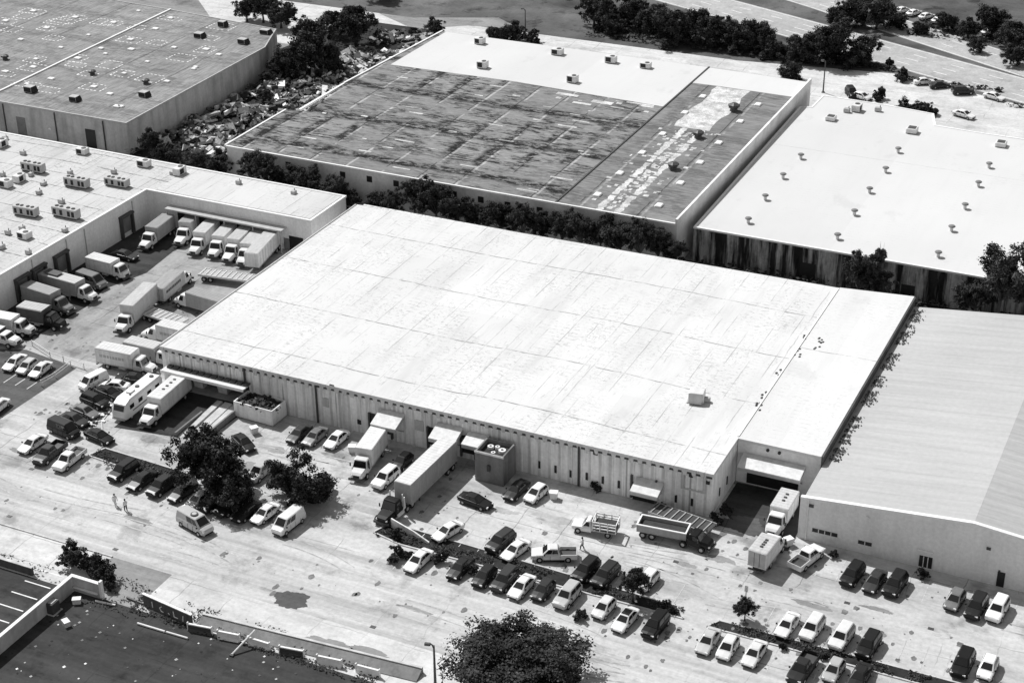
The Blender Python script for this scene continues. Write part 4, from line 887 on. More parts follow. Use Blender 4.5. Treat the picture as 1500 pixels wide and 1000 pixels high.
def trailer(loc, deg, L, label, boxm, roofm, Hb=4.05, W_=1.27, grp=None, name='semi_trailer'):
    t = thing(name, label, 'trailer', (loc[0], loc[1], .02), math.radians(deg), GR.get(grp)); x0, x1 = -L/2, L/2
    bx = obj('cargo_box', MB().rbox(x0, x1, -W_, W_, 1.15, Hb, .06), M[boxm], t)
    obj('box_roof', MB().box(x0+.08, x1-.08, -W_+.08, W_-.08, Hb+.002, Hb+.03), M[roofm.replace('box_', 'broof_')], bx)
    mb = MB()
    for s_ in (-1, 1):
        mb.box(x0+.03, x1-.03, s_*W_-.035, s_*W_+.035, 1.08, 1.25)
        for k in range(int(L/1.2)): mb.box(x0+.5+k*1.2, x0+.58+k*1.2, s_*W_-.02, s_*W_+.02, 1.3, Hb-.1)
    obj('rub_rail', mb, M['metal'], bx)
    mb = MB(); mb.box(x0+.1, x1-.8, -.5, .5, .85, 1.14); mb.box(x0, x0+.12, -1.1, 1.1, .5, .65)
    for s_ in (-1, 1): mb.box(x1-2.9, x1-2.7, s_*.8-.08, s_*.8+.08, .05, 1.1)
    obj('landing_gear', mb, M['metal_dark'], t)
    wheels(t, (x0+1.2, x0+2.5), W_*.95, .5, .4)
    return t
trailer((-91.3, 164.6), 268, 12.4, 'long white-topped semi trailer backed under the second awning', 'box_g', 'box_w', grp='dock')
p = at(475, 398, 1.5)
trailer((-150.2, 216.6), 281.5, 11, 'white semi trailer at the right end of the row under the yard canopy', 'box_w', 'box_s', 3.7, grp='yard')
t = thing('semi_tractor', 'dark truck tractor coupled in front of the long white-topped trailer', 'truck', (-92.0, 156.6, .02), math.radians(266))
mb = MB(); mb.box(-3.2, 2., -.5, .5, .6, .95); obj('chassis', mb, M['metal_dark'], t)
cab_conv(t, -.6, 1.18, 2.7, 'carK', 1.7); wheels(t, (2.2, -1.6, -2.8), 1.2, .5, .35)
[obj('exhaust_stack', MB().tube((-.85, y, .9), (-.85, y, 3.1), .09), M['metal_light'], t) for y in (.95, -.95)]
obj('fuel_tank', MB().tube((-.6, 1.05, .75), (.9, 1.05, .75), .33, .33, 12), M['metal_light'], t); obj('fairing', MB().loft([[(-1.3, 1.05, .9), (-.7, 1.1, .9), (-.7, 1.15, 2.6), (-1., 1.1, 2.7)], [(-1.3, 1.12, .9), (-.7, 1.2, .9), (-.7, 1.24, 2.6), (-1., 1.2, 2.7)]]), M['carW'], t)
# motorhome
t = thing('motorhome', 'white motorhome with round dark roof vents parked in the left lot', 'motorhome', (-139.3, 166.3, .02), math.radians(272))
mb = MB()
def mr_(x, w_, zb, zt): return [(x, w_, zb), (x, w_, zt-.3), (x, w_*.82, zt), (x, -w_*.82, zt), (x, -w_, zt-.3), (x, -w_, zb)]
mb.loft([mr_(-4.6, 1.15, .6, 3.0), mr_(-4.4, 1.22, .5, 3.15), mr_(3.2, 1.22, .5, 3.15), mr_(4.3, 1.2, .5, 2.7), mr_(4.75, 1.1, .55, 1.7), mr_(4.9, 1.0, .6, 1.1)])
bd = obj('body', mb, M['carW'], t)
obj('windscreen', pane(Vector((4.32, -1.0, 2.62)), Vector((4.32, 1.0, 2.62)), Vector((4.76, .95, 1.68)), Vector((4.76, -.95, 1.68)), .06, .94, .12, .9, .03), M['glass'], t)
for s_ in (-1, 1):
    for x in (-3.2, -1.2, 1., 3.1): obj('side_window', MB().box(x-.5, x+.5, s_*1.225-.015, s_*1.225+.015, 1.7, 2.35), M['glass'], t)
    obj('stripe', MB().box(-4.3, 3., s_*1.225-.01, s_*1.225+.012, 1.15, 1.35), M['carG'], t)
for x, y in ((-3.6, .1), (-.3, -.1), (2.1, .35)):
    obj('roof_vent', MB().tube((x, y, 3.13), (x, y, 3.3), .36 if x < 2 else .16, .3 if x < 2 else .14, 12), M['metal_dark'], t)
obj('roof_rack', MB().box(.8, 1.9, -.5, .3, 3.16, 3.34), M['metal_light'], t); wheels(t, (3.4, -2.3), 1.2, .42, .3)
obj('bumper', MB().rbox(4.8, 5.0, -1.05, 1.05, .45, .75, .04), M['metal'], t)
# flatbed with ribbed deck behind the long roof, ribbed tank trailer
def flat(loc, deg, L, label, load='deck', rail=True):
    t = thing('flatbed_trailer', label, 'trailer', (loc[0], loc[1], .02), math.radians(deg))
    obj('deck', MB().box(-L/2, L/2, -1.25, 1.25, 1.1, 1.3), M['metal_dark' if load == 'dark' else 'metal'], t)
    mb = MB()
    for k in range(int(L/.95)): mb.box(-L/2+.3+k*.95, -L/2+.42+k*.95, -1.28, 1.28, 1.3, 1.42)
    for s_ in (-1, 1): mb.box(-L/2, L/2, s_*1.27-.05, s_*1.27+.05, 1.05, 1.38)
    obj('deck_rib', mb, M['metal_light' if load != 'dark' else 'metal'], t)
    mb = MB(); mb.box(-L/2+.2, L/2-.2, -.45, .45, .7, 1.09)
    for s_ in (-1, 1): mb.box(L/2-2, L/2-1.85, s_*.7-.07, s_*.7+.07, 0, 1.05)
    obj('chassis', mb, M['metal_dark'], t); wheels(t, (-L/2+1, -L/2+2.2), 1.2, .48, .35); return t
flat((-150.6, 206.8), 8, 10.5, 'grey ribbed flatbed trailer lying across behind the long roof')
flat((-151.8, 189.9), 352, 8.4, 'short ribbed flatbed between two box trucks in the yard')
flat((-57.3, 169.7), 350, 8.6, 'dark empty flatbed trailer against the foot of the ribbed wall', 'dark')
# stake bed pickup and open dump trailer with tractor in front lot
t = thing('stake_bed_truck', 'white work truck with a square framed bed on its rear in the front lot', 'truck', (-66.9, 164.0, .02), math.radians(8+180))
q0 = Vector((0, 0, 0))
mb = MB(); mb.loft([body_ring(*a) for a in ((2.9, .75, .45, .95), (2.75, .92, .38, 1.05), (1.5, 1.0, .34, 1.15), (.3, 1.0, .34, 1.17))]); q = cabin(mb, 1.6, .32, 1.0, .45, .9, .74, 1.12, 1.95); obj('body', mb, M['carW'], t)
glasses(t, q, side=((.15, .85),)); wheels(t, (2., -1.9), 1.02, .42); lamps(t, 2.85, -3.0, .75, .88, .8)
mb = MB(); mb.box(-3., .2, -1.1, 1.1, .8, .95); obj('flat_bed', mb, M['metal'], t)
mb = MB()
for s_ in (-1, 1):
    for zz in (1.3, 1.75, 2.15): mb.box(-3., .15, s_*1.1-.05, s_*1.1+.05, zz-.07, zz+.07)
    for x in (-2.95, -1.9, -.9, .1): mb.box(x-.05, x+.05, s_*1.1-.06, s_*1.1+.06, .9, 2.22)
for x in (-2.97, .13): mb.box(x-.05, x+.05, -1.1, 1.1, 2.05, 2.23)
obj('stake_rail', mb, M['trim'], t); obj('load', MB().rbox(-2.8, 0., -.95, .95, .96, 1.7, .15), M['debris'], t)
t = thing('dump_trailer', 'low open-topped trailer with white rails and a dark inside, by the ribbed wall', 'trailer', (-58.6, 166.5, .02), math.radians(5))
mb = MB(); mb.box(-3.2, 3.2, -1.2, 1.2, .9, 1.05); mb.box(-3.2, 3.2, -1.2, -1.1, 1.05, 1.9); mb.box(-3.2, 3.2, 1.1, 1.2, 1.05, 1.9); mb.box(-3.2, -3.1, -1.1, 1.1, 1.05, 1.9); mb.box(3.1, 3.2, -1.1, 1.1, 1.05, 1.9)
obj('tub', mb, M['box_g'], t)
mb = MB(); mb.box(-3.25, 3.25, -1.27, -1.05, 1.902, 2.0); mb.box(-3.25, 3.25, 1.05, 1.27, 1.902, 2.0); mb.box(-3.25, -3.05, -1.05, 1.05, 1.902, 2.0); mb.box(3.05, 3.25, -1.05, 1.05, 1.902, 2.0); obj('top_rail', mb, M['trim'], t)
obj('load', MB().rbox(-3., 3., -1., 1., 1.06, 1.5, .2), M['debris'], t); wheels(t, (-2.4, -1.2), 1.2, .48, .35)
t = thing('semi_tractor', 'black low tractor truck ahead of the open-topped trailer', 'truck', (-54.0, 166.2, .02), math.radians(355))
obj('chassis', MB().box(-2.2, 1., -.5, .5, .6, .95), M['metal_dark'], t); cab_conv(t, -.9, 1.12, 2.2, 'carK', 1.2); wheels(t, (1., -1.5), 1.12, .46, .3)
# van with round roof vent on the street
t = car('van', 394, 700, 344, S, 'pale grey van with a large round dark roof vent driving on the street', None, 'van', 1.3, 'delivery_van', 1.04)
o = obj('roof_vent', MB().tube((.2, -.1, 2.14), (.2, -.1, 2.3), .5, .46, 16), M['metal_dark'], t); obj('fan', MB().tube((.2, -.1, 2.3), (.2, -.1, 2.33), .3, .3, 12), M['metal'], o)
# ------------------------------------------------------------------ trees and shrubs
def crown_mesh(seed, n=19000, nl=17, flat=.8, ls=.038):
    r = random.Random(seed); mb = MB(); cl = []; lobes = []
    for i in range(nl):                                            # lobes, then small leaf clumps on each lobe
        z = r.uniform(-.6, .95); t = r.uniform(0, 6.283); k = r.uniform(.42, .8) if i > 3 else r.uniform(0, .3); h = math.sqrt(max(0, 1-z*z))
        lobes.append((Vector((h*math.cos(t)*k, h*math.sin(t)*k, z*k*flat)), r.uniform(.22, .46)))
    for c, cr in lobes:
        for j in range(r.randint(6, 12)):
            d = Vector((r.gauss(0, 1), r.gauss(0, 1), r.gauss(.2, .9))).normalized(); cl.append((c+d*cr*r.uniform(.55, 1.12), r.uniform(.07, .2)))
    for i in range(n):
        c, cr = cl[r.randrange(len(cl))]
        d = Vector((r.gauss(0, 1), r.gauss(0, 1), r.gauss(.25, 1))).normalized()
        p = c+Vector((d.x, d.y, d.z*.8))*cr*(r.random()**.4)*r.choice((1, 1, 1, 1.35))
        nrm = (d+Vector((r.gauss(0, .6), r.gauss(0, .6), r.gauss(.4, .6)))).normalized(); a = nrm.orthogonal().normalized(); b = nrm.cross(a)
        t = r.uniform(0, 6.28); a, b = a*math.cos(t)+b*math.sin(t), b*math.cos(t)-a*math.sin(t); s_ = ls*r.uniform(.5, 1.5)
        mb.add([p-a*s_, p-b*s_*.5, p+a*s_*.9+nrm*s_*.2, p+b*s_*.55], [(0, 1, 2, 3)])
    me = mb.mesh('crown'); return me, [(c, cr) for c, cr in lobes for _ in (0, 1, 2)]
def trunk_mesh(cl, base=-1.45):
    mb = MB(); mb.path([(0, 0, base), (.02, .01, base+.5), (0, .03, -.35), (.02, 0, .1)], [.085, .062, .05, .035], 8)
    for c, cr in cl[::3]: mb.path([(0, .02, -.6), (c.x*.45, c.y*.45, -.35+c.z*.3), (c.x, c.y, c.z)], [.04, .026, .01], 5)
    return fixn(mb.mesh('trunk'))
CR = []
for sd in (1, 2, 3, 4, 5, 6):
    me, cl = crown_mesh(sd); CR.append((me, trunk_mesh(cl)))
BU = []
for sd in (11, 12, 13):
    me, cl = crown_mesh(sd, 4200, 10, .8, .075); BU.append((me, trunk_mesh(cl, -.85)))
PAR = None
TG = {'alley': 'trees in the alley between the warehouses', 'belt': 'trees along the highway verge', 'verge': 'shrubs on the parking verge', 'far': 'trees beyond the highway', 'lot': 'trees in the front lot', 'scrap': 'trees around the scrap yard', 'side': 'trees beside the block'}
def tree(x, y, R, h, label, grp=None, k=0, bush=False, cat=None, sq=1., light=False, name=None):
    # R crown radius, h total height
    src = BU[k % 3] if bush else CR[6 if k == 'big' else k % 6]
    t = thing(name or ('shrub' if bush else 'tree'), label, cat or ('shrub' if bush else 'tree'), (x, y, 0), rnd.uniform(0, 6.28), TG.get(grp))
    zc = h-R*.85*sq
    c = bpy.data.objects.new('crown', src[0]); COL.objects.link(c); c.parent = t; c.location = (0, 0, zc); c.scale = (R*rnd.uniform(.92, 1.08), R*rnd.uniform(.92, 1.08), R*sq)
    if not src[0].materials: src[0].materials.append(M['leaf'])
    if light: recolour(c, M['leaf2'])
    b = bpy.data.objects.new('trunk', src[1]); COL.objects.link(b); b.parent = t; b.location = (0, 0, zc); b.scale = (R*.9, R*.9, zc/(.85 if bush else 1.45))
    if not src[1].materials: src[1].materials.append(M['bark'])
    return t
def tpx(px, py, R, h, label, grp=None, k=0, bush=False, sq=1., light=False):    # px,py: picture point of the crown's centre
    p = at(px, py, max(.4, h-R*.85*sq)); return tree(p.x, p.y, R, h, label, grp, k, bush, None, sq, light)
CR.append((lambda a: (a[0], trunk_mesh(a[1])))(crown_mesh(77, 52000, 40, .85, .027)))
tree(-62.6, 131.4, 7.9, 6.9, 'very large dark spreading tree at the bottom edge beside the street lamp', 'lot', 'big', sq=.6)
tpx(404, 634, 5.4, 8.6, 'big dark tree in the front lot left of the smaller one', 'lot', 1, sq=.95); tpx(424, 668, 4.4, 5.8, 'lower dark tree growing against the front of the big lot tree', 'lot', 2)
tpx(506, 661, 4.7, 6.4, 'smaller dark lot tree above the white van', 'lot', 3)
tpx(886, 774, 2.0, 4.2, 'small round tree between the kerb row and the white hatchback', 'lot', 2, sq=1.15)
tpx(1012, 801, 1.5, 2.9, 'small dark clipped tree standing alone in the right lot', 'lot', 1, sq=1.05)
for px, py, R, lb in ((255, 742, 2.3, 'left bush of the dark clump at the end of the lower left wall'), (272, 748, 2.2, 'middle bush of the dark clump at the end of the lower left wall'), (288, 757, 2.2, 'right bush of the dark clump at the end of the lower left wall'), (296, 770, 1.5, 'small low bush at the right tip of the lower left clump')):
    tpx(px, py, R, R*1.45, lb, None, int(px), True)
for px, py, R, lb in ((619, 716, 1.15, 'round bush at the foot of the plank wall'), (622, 738, 1.5, 'round dark bush at the left end of the verge'), (634, 740, .9, 'small bush touching the left kerb-row white sedan'), (668, 742, 1.3, 'dark bush right of the leftmost kerb-row sedan'), (708, 757, .9, 'low bush in the verge beside the black kerb-row car'), (826, 806, 1.1, 'low bush in the dirt gap of the kerb row'), (920, 795, .9, 'low bush in the verge right of the small tree'), (928, 801, .8, 'tiny bush at the right tip of the verge'), (845, 664, 1.0, 'ragged bush against the ribbed wall by its dark pipe'), (920, 686, 1.0, 'bare pale bush by the small awning'), (980, 700, 1.1, 'left bush at the corner of the ribbed wall'), (990, 690, 1.2, 'right bush at the corner of the ribbed wall'), (1110, 738, .8, 'low bush at the left foot of the gabled front'), (1212, 760, 1.1, 'low wide bush under the barred window of the gabled front'), (1055, 842, .7, 'low bush in the weedy strip right of the three kerb cars'), (1100, 853, .7, 'low bush in the weedy strip beside the silver hatchback')):
    tpx(px, py, R, R*1.4, lb, 'verge', int(px), True)
def tw(px, py, R, h, label, grp, k, Y, bush=False, light=False, sq=1., g=1.22):      # a tree standing on the line y = Y, its crown centre seen at px,py
    R *= g; p = ony(px, py, Y); h = max(p.z-.4+R*.85*sq, R*1.45); return tree(p.x, Y, R, h, label, grp, k, bush, None, sq, light)
# alley between the big roofs
AL = [(455, 300, 2.6, 5), (474, 304, 2.4, 4.6), (497, 316, 2.6, 5.), (519, 320, 2.8, 5.6), (548, 325, 2.5, 5.), (562, 335, 2.6, 5.2), (592, 343, 2.4, 4.4), (617, 345, 2.2, 4.), (640, 335, 3., 6.), (664, 340, 3.4, 7), (688, 348, 2.8, 5.6), (712, 355, 2.7, 5.2), (737, 358, 2.6, 5.2), (762, 362, 2.5, 5), (784, 368, 2.3, 4.6), (806, 369, 2.6, 5.2), (828, 371, 2.8, 5.8), (850, 373, 2.9, 6.2), (872, 377, 2.9, 6.4), (894, 382, 2.8, 6.2), (915, 388, 2.6, 5.8), (932, 398, 2.3, 5.2)]
for i, (px, py, R, h) in enumerate(AL):
    lb = ('tree number %d' % (i+1))
    lb = ['bushy tree at the left end of the dark alley row by the plaster wall', 'second bushy tree from the left in the alley row', 'alley tree below the first pair of small square windows', 'alley tree just right of the second small square window', 'alley tree behind the end of the white wing roof', 'alley tree at the rear corner of the white wing', 'low alley tree left of the rear corner of the huge white roof', 'low alley tree at the rear left corner of the huge white roof', 'left one of the tall pair in front of the plaster wall', 'tallest dark tree of the alley row in front of the plaster wall', 'alley tree right of the tall pair', 'alley tree below the middle small square windows', 'alley tree under the middle of the plaster wall', 'alley tree right of the middle of the plaster wall', 'small alley tree beneath the last square window', 'alley tree right of the last square window', 'alley tree below the roof seam of the rear warehouse', 'dense alley tree right of the roof seam', 'dense alley tree under the grey roof bay', 'dense alley tree under the pale roof strips', 'alley tree near the right corner of the rear warehouse', 'last alley tree at the gap before the black streaked wall'][i]
    tw(px, py, R, h, lb, 'alley', i, (238.6, 237.4, 239.4)[i % 3])
for px, py, R, h, lb in ((344, 268, 3.2, 5.6, 'dark tree by the right corner of the grey roof warehouse'), (368, 290, 2.6, 4.6, 'dark tree behind the white wing, first from the left'), (395, 292, 2.8, 5, 'dark tree behind the white wing, second from the left'), (422, 298, 2.8, 5, 'dark tree behind the white wing, third from the left'), (356, 282, 2.2, 3.8, 'small dark tree between the corner tree and the white wing'), (410, 305, 2., 3.6, 'low dark tree against the rear edge of the white wing'), (516, 166, 7.6, 13.5, 'tallest broad dark tree between the two upper warehouses'), (497, 186, 5., 8, 'lower dark tree below the tallest broad one'), (540, 184, 4.4, 7, 'dark tree right below the tallest broad one'), (452, 130, 4., 6, 'left one of three trees behind the rear corner of the grey roof warehouse'), (470, 128, 4.4, 7, 'middle one of three trees behind the rear corner of the grey roof warehouse'), (490, 134, 4.4, 7, 'right one of three trees behind the rear corner of the grey roof warehouse'), (480, 205, 2.6, 4, 'dark tree at the foot of the grey warehouse side wall, rear part'), (574, 146, 6., 10, 'dark tree right of the tallest broad one'), (556, 140, 4., 7, 'dark tree touching the right of the tallest broad one'), (662, 148, 2.9, 4.6, 'round bush at the rear left corner of the white coated roof'), (640, 156, 2.2, 3.2, 'low bush left of the round corner bush'), (470, 226, 2., 3.2, 'small tree at the foot of the grey warehouse side wall')):
    (tw(px, py+5, R, h, lb, 'scrap', int(px), 240.5 if px > 350 else 243., g=.9) if 260 < py < 310 else tpx(px, py, R, h, lb, 'scrap', int(px)))
for px, py, R, h, lb in ((736, 155, 2.8, 4.4, 'left one of the bushes behind the white coated roof'), (752, 153, 2.8, 4.2, 'middle one of the bushes behind the white coated roof'), (772, 157, 2.2, 3.4, 'right one of the bushes behind the white coated roof'), (842, 133, 4.4, 7, 'first tree from the left in the highway verge row'), (862, 146, 3.4, 5, 'low tree under the first one in the highway verge row'), (885, 132, 4.6, 7.4, 'second large tree of the highway verge row'), (908, 142, 4.2, 6.6, 'third large tree of the highway verge row'), (940, 145, 5.6, 9, 'broad tree in the middle of the highway verge row'), (968, 150, 4.6, 7.4, 'tree right of the broad middle one in the verge row'), (1005, 156, 4.2, 6.8, 'tree of the verge row left of the dirt gap'), (1028, 160, 4., 6.4, 'dark tree of the verge row right of the dirt gap'), (1048, 172, 3., 4.4, 'low dark tree left of the great round one'), (1108, 163, 7.2, 10.4, 'great round dark tree, biggest of the verge row'), (1140, 172, 4.4, 6.6, 'right flank tree beside the great round one'), (1078, 172, 4.4, 6.6, 'left flank tree beside the great round one'), (1065, 197, 2.8, 3.8, 'round bush at the rear right corner of the grey roof bay'), (1034, 178, 1.8, 2.4, 'tiny bush on the service road edge'), (1187, 201, 2., 2.8, 'left small bush above the row of cars at the highway'), (1175, 186, 1.4, 2., 'tiny bush on the highway edge'), (1160, 135, 4.6, 6.8, 'dark tree between the two carriageways at the top'), (1125, 132, 4.2, 6.2, 'leafy tree left of the one between the carriageways'), (1140, 124, 4., 6., 'tree behind the one between the carriageways'), (1160, 223, 2., 2.6, 'grey bush by the rear corner of the clean white roof'), (1188, 237, 2.2, 2.8, 'left dark bush behind the step in the clean white roof'), (1205, 238, 2.4, 3.2, 'middle dark bush behind the step in the clean white roof'), (1220, 240, 2., 2.6, 'right dark bush behind the step in the clean white roof')):
    tpx(px, py+2, R*(1.24 if px < 1050 else 1.12), h*1.05, lb, 'belt', int(px), R < 2.6)
tw(1141, 422, 2.9, 8., 'slender dark tree rising in front of the black streaked wall', 'alley', 1, 240, light=True, sq=1.25); tw(1164, 436, 2.4, 5., 'grey leafy tree right of the slender one by the streaked wall', 'alley', 2, 240, light=True)
tw(1302, 424, 4.6, 9.6, 'tall dark spiky tree at the right end of the streaked wall', 'alley', 3, 240, light=True); tw(1272, 444, 3., 6.4, 'dark tree left of the spiky one by the streaked wall', 'alley', 0, 240, light=True)
tw(1165, 405, 1.1, 7.2, 'single upright branchy sapling topping the streaked wall', 'alley', 2, 240.5, sq=1.5, light=True)
for px, py, R, h in ((1240, 142, 3.4, 5), (1262, 150, 3.2, 4.6), (1290, 143, 5, 7.6), (1312, 160, 5, 7.6), (1310, 180, 3.2, 4.6), (1268, 168, 2.6, 3.6), (1210, 150, 2.6, 3.4), (1185, 143, 2.6, 3.4), (1335, 165, 5, 7), (1370, 185, 4.4, 6.4)):
    tpx(px, py, R, h, 'dark tree %s beyond the highway' % {1240: 'below the white parked cars', 1262: 'under the gap in the white parked cars', 1290: 'at the top right corner, tall and leafy,', 1312: 'at the right edge, tall and dark,', 1310: 'low at the right edge near the carriageway', 1268: 'small and low on the far verge', 1210: 'small below the left white cars', 1185: 'small at the left end of the far verge', 1335: 'past the right edge', 1370: 'furthest right'}[px], 'far', int(px), False, 1., px % 4 == 0)
r9 = random.Random(21); n = 0
FARL = ['left of centre', 'centre', 'right', 'far left']
while n < 70:
    px, py = r9.uniform(-20, 1500), r9.uniform(-10, 118); p = at(px, py)
    def near(line, d):
        for a, b in zip(line, line[1:]):
            a = Vector(a); b = Vector(b); u = (b-a); t = max(0, min(1, (p.xy-a).dot(u)/u.dot(u)))
            if (p.xy-a-u*t).length < d: return True
        return False
    bad = noise.noise((p.x*.018, p.y*.018, 4.)) < -.12 and r9.random() < .85 or near(LOW, 12) or near(UPP, 11) or p.y < 356 or any(x0-5 < p.x < x1+5 and y0-9 < p.y < y1+5 for x0, x1, y0, y1 in ((-250, -170, 515, 590), (-130, -75, 470, 530), (-45, 25, 455, 520), (-400, -300, 430, 500), (-70, 30, 398, 452)))
    if bad: n += .1; continue
    R_ = r9.uniform(2.4, 6.); tree(p.x, p.y, R_, R_*r9.uniform(1.35, 1.6), 'dark tree of the scattered woodland past the highway', 'far', int(n), False, None, 1., r9.random() < .3); n += 1
# trees past the left and right picture sides
for x, y, R, h in ((-236, 158, 4, 7), (-222, 152, 3.4, 6), (-205, 150, 3, 5), (-190, 120, 3, 5), (-214, 118, 4, 6), (-160, 116, 3, 5), (-145, 108, 3.4, 5), (4, 166, 3, 5), (6, 190, 3.6, 6), (5, 215, 3.4, 6), (4, 236, 3, 5), (-30, 119, 4, 6), (-14, 122, 4.4, 6.6), (0, 118, 4, 6)):
    tree(x, y, R, h, 'dark tree past the side of the main block', 'side', int(abs(x)))
# ground cover on verges and in the alley
def cover(name, polys, n, size, zmax, mat, seed):
    r = random.Random(seed); mb = MB()
    for (x0, x1, y0, y1), k in zip(polys, n):
        for i in range(k):
            x, y = r.uniform(x0, x1), r.uniform(y0, y1)
            if noise.noise((x*.35, y*.6, seed)) < -.08: continue
            a = r.uniform(0, 6.28); s_ = size*r.uniform(.5, 1.5); z = .02+zmax*r.random(); dx, dy = math.cos(a)*s_, math.sin(a)*s_
            mb.add([(x-dx, y-dy, z), (x+dy*.5, y-dx*.5, z+s_*.5), (x+dx, y+dy, z+s_*.3), (x-dy*.5, y+dx*.5, z)], [(0, 1, 2, 3)])
    o = obj(name, mb, mat); o['kind'] = 'stuff'; return o
cover('ground_cover', [(-92, -51, 151.6, 153.9), (-137, -118, 151.2, 154.2), (-47, 8, 151.4, 153)], [3800, 1500, 3400], .15, .3, M['leaf2'], 5)
cover('undergrowth', [(-178, -86, 234.5, 242), (-86, -2, 234.5, 246), (-202, -176, 237, 256)], [5000, 3500, 1800], .4, 1.3, M['leaf'], 6)
cover('undergrowth', [(-150, -90, 355, 364), (-90, -76, 357.5, 361), (-75, -52, 353.5, 355), (-52, -30, 345.5, 346.5), (-80, -52, 386, 400), (-52, -25, 374, 392)], [2400, 500, 500, 250, 800, 700], .4, .7, M['leaf'], 8)
cover('grass_tufts', [(-111, -77.7, 125.6, 128.4), (-108, -90, 128, 130), (-160, -120, 126.5, 129), (-118, -110, 124.5, 131)], [1900, 350, 600, 400], .15, .3, M['leaf2'], 9)
# scrap yard heap
mb = MB(); r5 = random.Random(31)
for k in range(5600):
    y = r5.uniform(252, 338); xl = -201 if y < 300 else -205+(y-300)*.05; xr = (-176.5 if y < 262 else -173.5) if y < 322 else -178
    x = r5.uniform(xl, xr)
    if noise.noise((x*.12, y*.09, 2.)) < -.3 or (y > 312 and x < -194): continue
    hgt_ = max(.15, 1.9*noise.noise((x*.2, y*.2, 7.))+.9); c = Vector((x, y, r5.uniform(0, hgt_))); a, b, d = r5.uniform(.15, .8)*r5.choice((1, 1, 1, 2.6)), r5.uniform(.12, .8)*r5.choice((1, 1, 1.6)), r5.uniform(.04, .4)
    rot = Matrix.Rotation(r5.uniform(0, 6.28), 3, 'Z') @ Matrix.Rotation(r5.gauss(0, .45), 3, 'X') @ Matrix.Rotation(r5.gauss(0, .35), 3, 'Y')
    vs = [c+rot@Vector((sx*a, sy*b, sz*d)) for sz in (-1, 1) for sx, sy in ((-1, -1), (1, -1), (1, 1), (-1, 1))]
    mb.add(vs, [(3, 2, 1, 0), (4, 5, 6, 7), (0, 1, 5, 4), (1, 2, 6, 5), (2, 3, 7, 6), (3, 0, 4, 7)])
o = obj('scrap_heap', mb, M['scrap']); o['kind'] = 'stuff'
cover('undergrowth', [(-202, -176, 250, 300), (-204, -184, 300, 340)], [800, 700], .4, 1.2, M['leaf'], 12)
# ------------------------------------------------------------------ rooftop units
def ac_unit(kind):
    t = thing('rooftop_unit', '', 'air conditioner')
    if kind == 'box':
        obj('cabinet', MB().rbox(-1.1, 1.1, -.8, .8, .12, 1.35, .06), M['metal_light'], t); obj('curb', MB().box(-1., 1., -.7, .7, 0, .119), M['metal_dark'], t)
        obj('intake', MB().box(-.85, .25, -.84, -.78, .3, 1.2), M['grille'], t); obj('fan_guard', MB().tube((.35, 0, 1.34), (.35, 0, 1.43), .5, .48, 14), M['metal_dark'], t)
    elif kind == 'long':
        obj('cabinet', MB().rbox(-2.7, 2.7, -.75, .75, .25, 1.75, .06), M['metal'], t); obj('curb', MB().box(-2.5, 2.5, -.6, .6, 0, .249), M['metal_dark'], t)
        for x in (-1.9, -.9, .6, 1.7): obj('fan_guard', MB().tube((x, 0, 1.74), (x, 0, 1.84), .38, .36, 12), M['grille'], t)
        for x in (-2.0, -.6, 1.1, 2.0): obj('louvre', MB().box(x-.3, x+.3, -.79, -.74, .5, 1.4), M['grille'], t)
    elif kind == 'dark':
        obj('cabinet', MB().rbox(-1., 1., -.8, .8, .1, 1.2, .06), M['metal'], t); obj('hood', MB().loft([[(.99, -.8, .15), (.99, .8, .15), (.99, .8, 1.18), (.99, -.8, 1.18)], [(1.5, -.7, .15), (1.5, .7, .15), (1.5, .7, .35), (1.5, -.7, .35)]]), M['grille'], t)
        obj('intake', MB().box(-.85, .85, -.85, -.79, .2, 1.05), M['grille'], t)
    elif kind == 'turbine':
        obj('base', MB().tube((0, 0, 0), (0, 0, .4), .6, .5, 12), M['metal_dark'], t)
        obj('turbine', MB().loft([[(math.cos(k*.449)*r*(1 if k % 2 else .86), math.sin(k*.449)*r*(1 if k % 2 else .86), z) for k in range(14)] for r, z in ((.5, .38), (.85, .6), (.85, .95), (.3, 1.2))]), M['metal_dark'], t)
    elif kind == 'square':
        obj('cabinet', MB().rbox(-.85, .85, -.85, .85, .1, .85, .1), M['metal_light'], t); obj('curb', MB().box(-.75, .75, -.75, .75, 0, .099), M['metal_dark'], t)
        obj('fan_guard', MB().rbox(-.6, .6, -.6, .6, .851, .93, .04), M['metal_dark'], t)
    else:   # low small
        obj('cabinet', MB().rbox(-.5, .5, -.4, .4, .06, .7, .06), M['metal'], t); obj('curb', MB().box(-.42, .42, -.33, .33, 0, .059), M['metal_dark'], t); obj('pipe', MB().tube((.3, 0, .69), (.3, 0, 1.05), .07), M['metal_dark'], t)
    return t
AC = {}
def ac(kind, px, py, z, label, grp, deg=0, sc=1.):
    p = at(px, py, z+.6*sc); loc = (p.x, p.y, z)
    if kind not in AC: o = AC[kind] = ac_unit(kind); o.location = loc; o.rotation_euler.z = math.radians(deg); o['label'] = label; o['group'] = grp
    else: o = dup(AC[kind], loc, math.radians(deg), label, grp)
    k_ = rnd.uniform(.88, 1.12); o.scale = (sc*k_, sc*rnd.uniform(.9, 1.1), sc*rnd.uniform(.85, 1.1)); o.rotation_euler.z += rnd.gauss(0, .03); o['category'] = 'roof fan' if kind == 'turbine' else 'air conditioner'
    if kind == 'turbine': o.name = 'turbine_vent'
g = 'air conditioners on the white coated rear roof'
